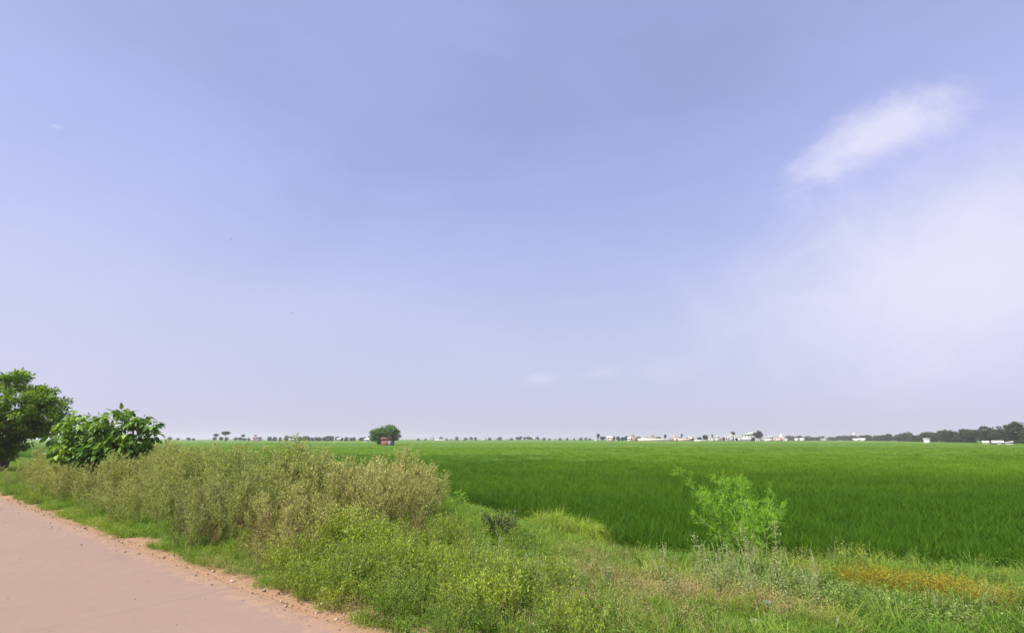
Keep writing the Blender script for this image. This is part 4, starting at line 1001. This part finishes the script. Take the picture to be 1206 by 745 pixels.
litter(965, 716, .07, M['wht'], 'small white plastic scrap among the green leaves right of the tall weed')

# birds
M['bird'] = plain('bird_feather', (.08,.07,.07), .8, .2, 10, 0)
def bird(px, py, t, rz, label):
    vx = (px-603)/603; vy = (372.5-py)/603; loc = (vx*t, (CP-SP*vy)*t, CAM_H+(SP+CP*vy)*t)
    root = empty('bird', loc, rz); q = MB(); tube(q, [(-.24, 0, 0), (-.12, 0, .01), (0, 0, .01), (.14, 0, .02), (.22, 0, .02), (.27, 0, .01)], [.02, .06, .075, .055, .045, .01], 7)
    q.build('body', M['bird'], root, smoothed=True)
    for s_ in (-1, 1):
        q = MB(); V = [(.10, s_*.05, .02), (-.10, s_*.05, .02), (.07, s_*.32, .14), (-.12, s_*.30, .14), (-.06, s_*.62, .10)]
        V2 = [(a, b_, c-.015) for a, b_, c in V]; q.add(V+V2, [(0, 1, 3, 2), (5, 7, 8, 6), (0, 2, 7, 5), (1, 6, 8, 3)]); q.add(V+V2, [(2, 3, 4), (7, 9, 8), (2, 4, 9), (2, 9, 7), (3, 8, 9), (3, 9, 4)])
        q.build('wing', M['bird'], root)
    q = MB(); q.add([(-.22, -.02, 0), (-.22, .02, 0), (-.36, .06, 0), (-.36, -.06, 0), (-.22, -.02, .01), (-.22, .02, .01), (-.36, .06, .01), (-.36, -.06, .01)], [(0, 3, 2, 1), (4, 5, 6, 7), (0, 1, 5, 4), (1, 2, 6, 5), (2, 3, 7, 6), (3, 0, 4, 7)]); q.build('tail', M['bird'], root)
    tag(root, label, 'bird')
bird(344, 369, 170, .4, 'dark bird high in the sky left of centre, lower of the two close together')
bird(416.5, 354.5, 210, 1.2, 'tiny dark bird high in the sky, right one of the close pair')
bird(272, 281.5, 210, .1, 'tiny dark bird, highest and leftmost in the sky')
bird(566, 491, 330, .7, 'tiny dark bird low over the horizon right of the lone tree')

# ---------------------------------------------------------------- haze
HZ = 24
mb = MB(); box(mb, -R_FAR-40, -R_FAR-40, FIELD_Z-1.1, R_FAR+40, R_FAR+40, HZ)
m, nt, out = new_mat('haze')
pv = N(nt, 'ShaderNodeVolumePrincipled'); pv.inputs['Color'].default_value = (.96, .90, 1, 1); pv.inputs['Density'].default_value = .00028; pv.inputs['Anisotropy'].default_value = .25
nt.links.new(pv.outputs[0], out.inputs['Volume'])
o = mb.build('haze', m); tag(o, kind='stuff'); o['label'] = 'thin pale haze lying over the plain'

# ---------------------------------------------------------------- sky and sun
SUN_AZ = math.atan2(-.74, -.46); SUN_EL = radians(52)   # azimuth as x=sin, y=cos
w = bpy.data.worlds.new('World'); S.world = w; w.use_nodes = True; nt = w.node_tree; nt.nodes.clear()
out = nt.nodes.new('ShaderNodeOutputWorld'); bg = nt.nodes.new('ShaderNodeBackground')
sky = nt.nodes.new('ShaderNodeTexSky'); sky.sky_type = 'NISHITA'; sky.sun_disc = False
sky.sun_elevation = SUN_EL; sky.sun_rotation = SUN_AZ; sky.air_density = 1.0; sky.dust_density = 1.4; sky.ozone_density = 1.5
tc = nt.nodes.new('ShaderNodeTexCoord')
# thin high veil
mp = nt.nodes.new('ShaderNodeMapping'); mp.inputs['Scale'].default_value = (1.2, 1.2, 2.6); nt.links.new(tc.outputs['Generated'], mp.inputs[0])
nv = N(nt, 'ShaderNodeTexNoise', i_Scale=1.6, i_Detail=7.0, i_Roughness=.55, i_Distortion=.4); nt.links.new(mp.outputs[0], nv.inputs['Vector'])
sep = nt.nodes.new('ShaderNodeSeparateXYZ'); nt.links.new(tc.outputs['Generated'], sep.inputs[0])
VEIL_LOW = (5.9, 5.9, 7.7); VEIL = (5.9, 6.25, 9.0); VEIL_HIGH = (5.7, 6.2, 11.2); CLOUD = (7.9, 7.8, 9.3)
low = N(nt, 'ShaderNodeMapRange', interpolation_type='SMOOTHSTEP', i_1=0.0, i_2=.62, i_3=.88, i_4=.48); nt.links.new(sep.outputs[2], low.inputs[0])
side = N(nt, 'ShaderNodeMapRange', interpolation_type='SMOOTHSTEP', i_1=.2, i_2=.9, i_3=0., i_4=.12); nt.links.new(mth(nt, 'ABSOLUTE', sep.outputs[0]), side.inputs[0])
vf = mth(nt, 'ADD', mth(nt, 'ADD', low.outputs[0], side.outputs[0]), mth(nt, 'MULTIPLY', mth(nt, 'SUBTRACT', nv.outputs[0], .5), .3), clamp=True)
vz = N(nt, 'ShaderNodeMapRange', i_1=.02, i_2=.45); nt.links.new(sep.outputs[2], vz.inputs[0])
veil = ramp(nt, vz.outputs[0], [(0, tuple(x/12 for x in VEIL_LOW)), (.5, tuple(x/12 for x in VEIL)), (1, tuple(x/12 for x in VEIL_HIGH))])
veil = mixc(nt, 1.0, veil, (12, 12, 12), 'MULTIPLY')
c = mixc(nt, vf, sky.outputs[0], mixc(nt, mth(nt, 'MULTIPLY', side.outputs[0], 1.6), veil, (7.1, 7.0, 9.0)))
def dirp(px, py):
    vx = (px-603)/603; vy = (372.5-py)/603; d = np.array([vx, CP-SP*vy, SP+CP*vy]); return d/np.linalg.norm(d)
cn = N(nt, 'ShaderNodeTexNoise', i_Scale=6.5, i_Detail=9.0, i_Roughness=.68, i_Distortion=.5); nt.links.new(tc.outputs['Generated'], cn.inputs['Vector'])
def cloud(c, px, py, qx, qy, ra, rb, strength, soft, namp):
    """soft cloud patch in the direction (px,py), long axis toward (qx,qy)"""
    o_ = dirp(px, py); a_ = dirp(qx, qy)-o_; a_ = a_-o_*(a_@o_); a_ = a_/np.linalg.norm(a_); b_ = np.cross(o_, a_)
    sub = N(nt, 'ShaderNodeVectorMath', operation='SUBTRACT'); sub.inputs[1].default_value = o_; nt.links.new(tc.outputs['Generated'], sub.inputs[0])
    ds = []
    for ax, r in ((a_, ra), (b_, rb)):
        d = N(nt, 'ShaderNodeVectorMath', operation='DOT_PRODUCT'); d.inputs[1].default_value = ax/r; nt.links.new(sub.outputs[0], d.inputs[0])
        ds.append(mth(nt, 'POWER', d.outputs['Value'], 2))
    # power of a negative base is fine for exponent 2 in absolute terms: use multiply instead
    rr = mth(nt, 'SQRT', mth(nt, 'ADD', ds[0], ds[1]))
    val = mth(nt, 'ADD', mth(nt, 'SUBTRACT', 1., rr), mth(nt, 'MULTIPLY', mth(nt, 'SUBTRACT', cn.outputs[0], .5), namp))
    mr = N(nt, 'ShaderNodeMapRange', interpolation_type='SMOOTHSTEP', i_1=0., i_2=soft, i_3=0., i_4=strength); nt.links.new(val, mr.inputs[0])
    return mixc(nt, mr.outputs[0], c, CLOUD)
c = cloud(c, 1120, 330, 1300, 300, .42, .23, .85, 1.0, .8)
c = cloud(c, 1180, 250, 1300, 200, .30, .18, .4, 1.3, .7)
c = cloud(c, 1035, 157, 1135, 108, .165, .058, .8, 1.0, 1.8)
c = cloud(c, 960, 198, 1040, 170, .065, .035, .4, 1.0, 1.5)
c = cloud(c, 637, 446, 660, 444, .045, .018, .32, 1.0, 1.6)
c = cloud(c, 710, 438, 730, 436, .07, .02, .22, 1.1, 1.6)
c = cloud(c, 780, 436, 800, 434, .08, .035, .25, 1.2, 1.4)
c = cloud(c, 66, 149, 76, 151, .008, .004, .3, .9, .9)
bg.inputs[1].default_value = .0695
nt.links.new(c, bg.inputs[0]); nt.links.new(bg.outputs[0], out.inputs[0])

sd_ = bpy.data.lights.new('sun', 'SUN'); sd_.energy = 5.0; sd_.angle = radians(.53); sd_.color = (1, .95, .86)
so = bpy.data.objects.new('sun', sd_); COL.objects.link(so)
from mathutils import Vector
dv = Vector((sin(SUN_AZ)*cos(SUN_EL), cos(SUN_AZ)*cos(SUN_EL), sin(SUN_EL)))
so.rotation_euler = dv.to_track_quat('Z', 'Y').to_euler(); so.location = (0, 0, 40)

cam = bpy.data.cameras.new('camera'); co = bpy.data.objects.new('camera', cam); COL.objects.link(co)
cam.sensor_width = 36; cam.lens = 18.0; cam.clip_end = 9000; cam.clip_start = .05
co.location = (0, 0, CAM_H); co.rotation_euler = (pi/2+PITCH, 0, 0)
S.camera = co
S.view_settings.view_transform = 'Standard'; S.view_settings.look = 'None'; S.view_settings.exposure = .6; S.view_settings.gamma = 1
S.cycles.max_bounces = 8; S.cycles.diffuse_bounces = 3; S.cycles.transmission_bounces = 3; S.cycles.volume_bounces = 1
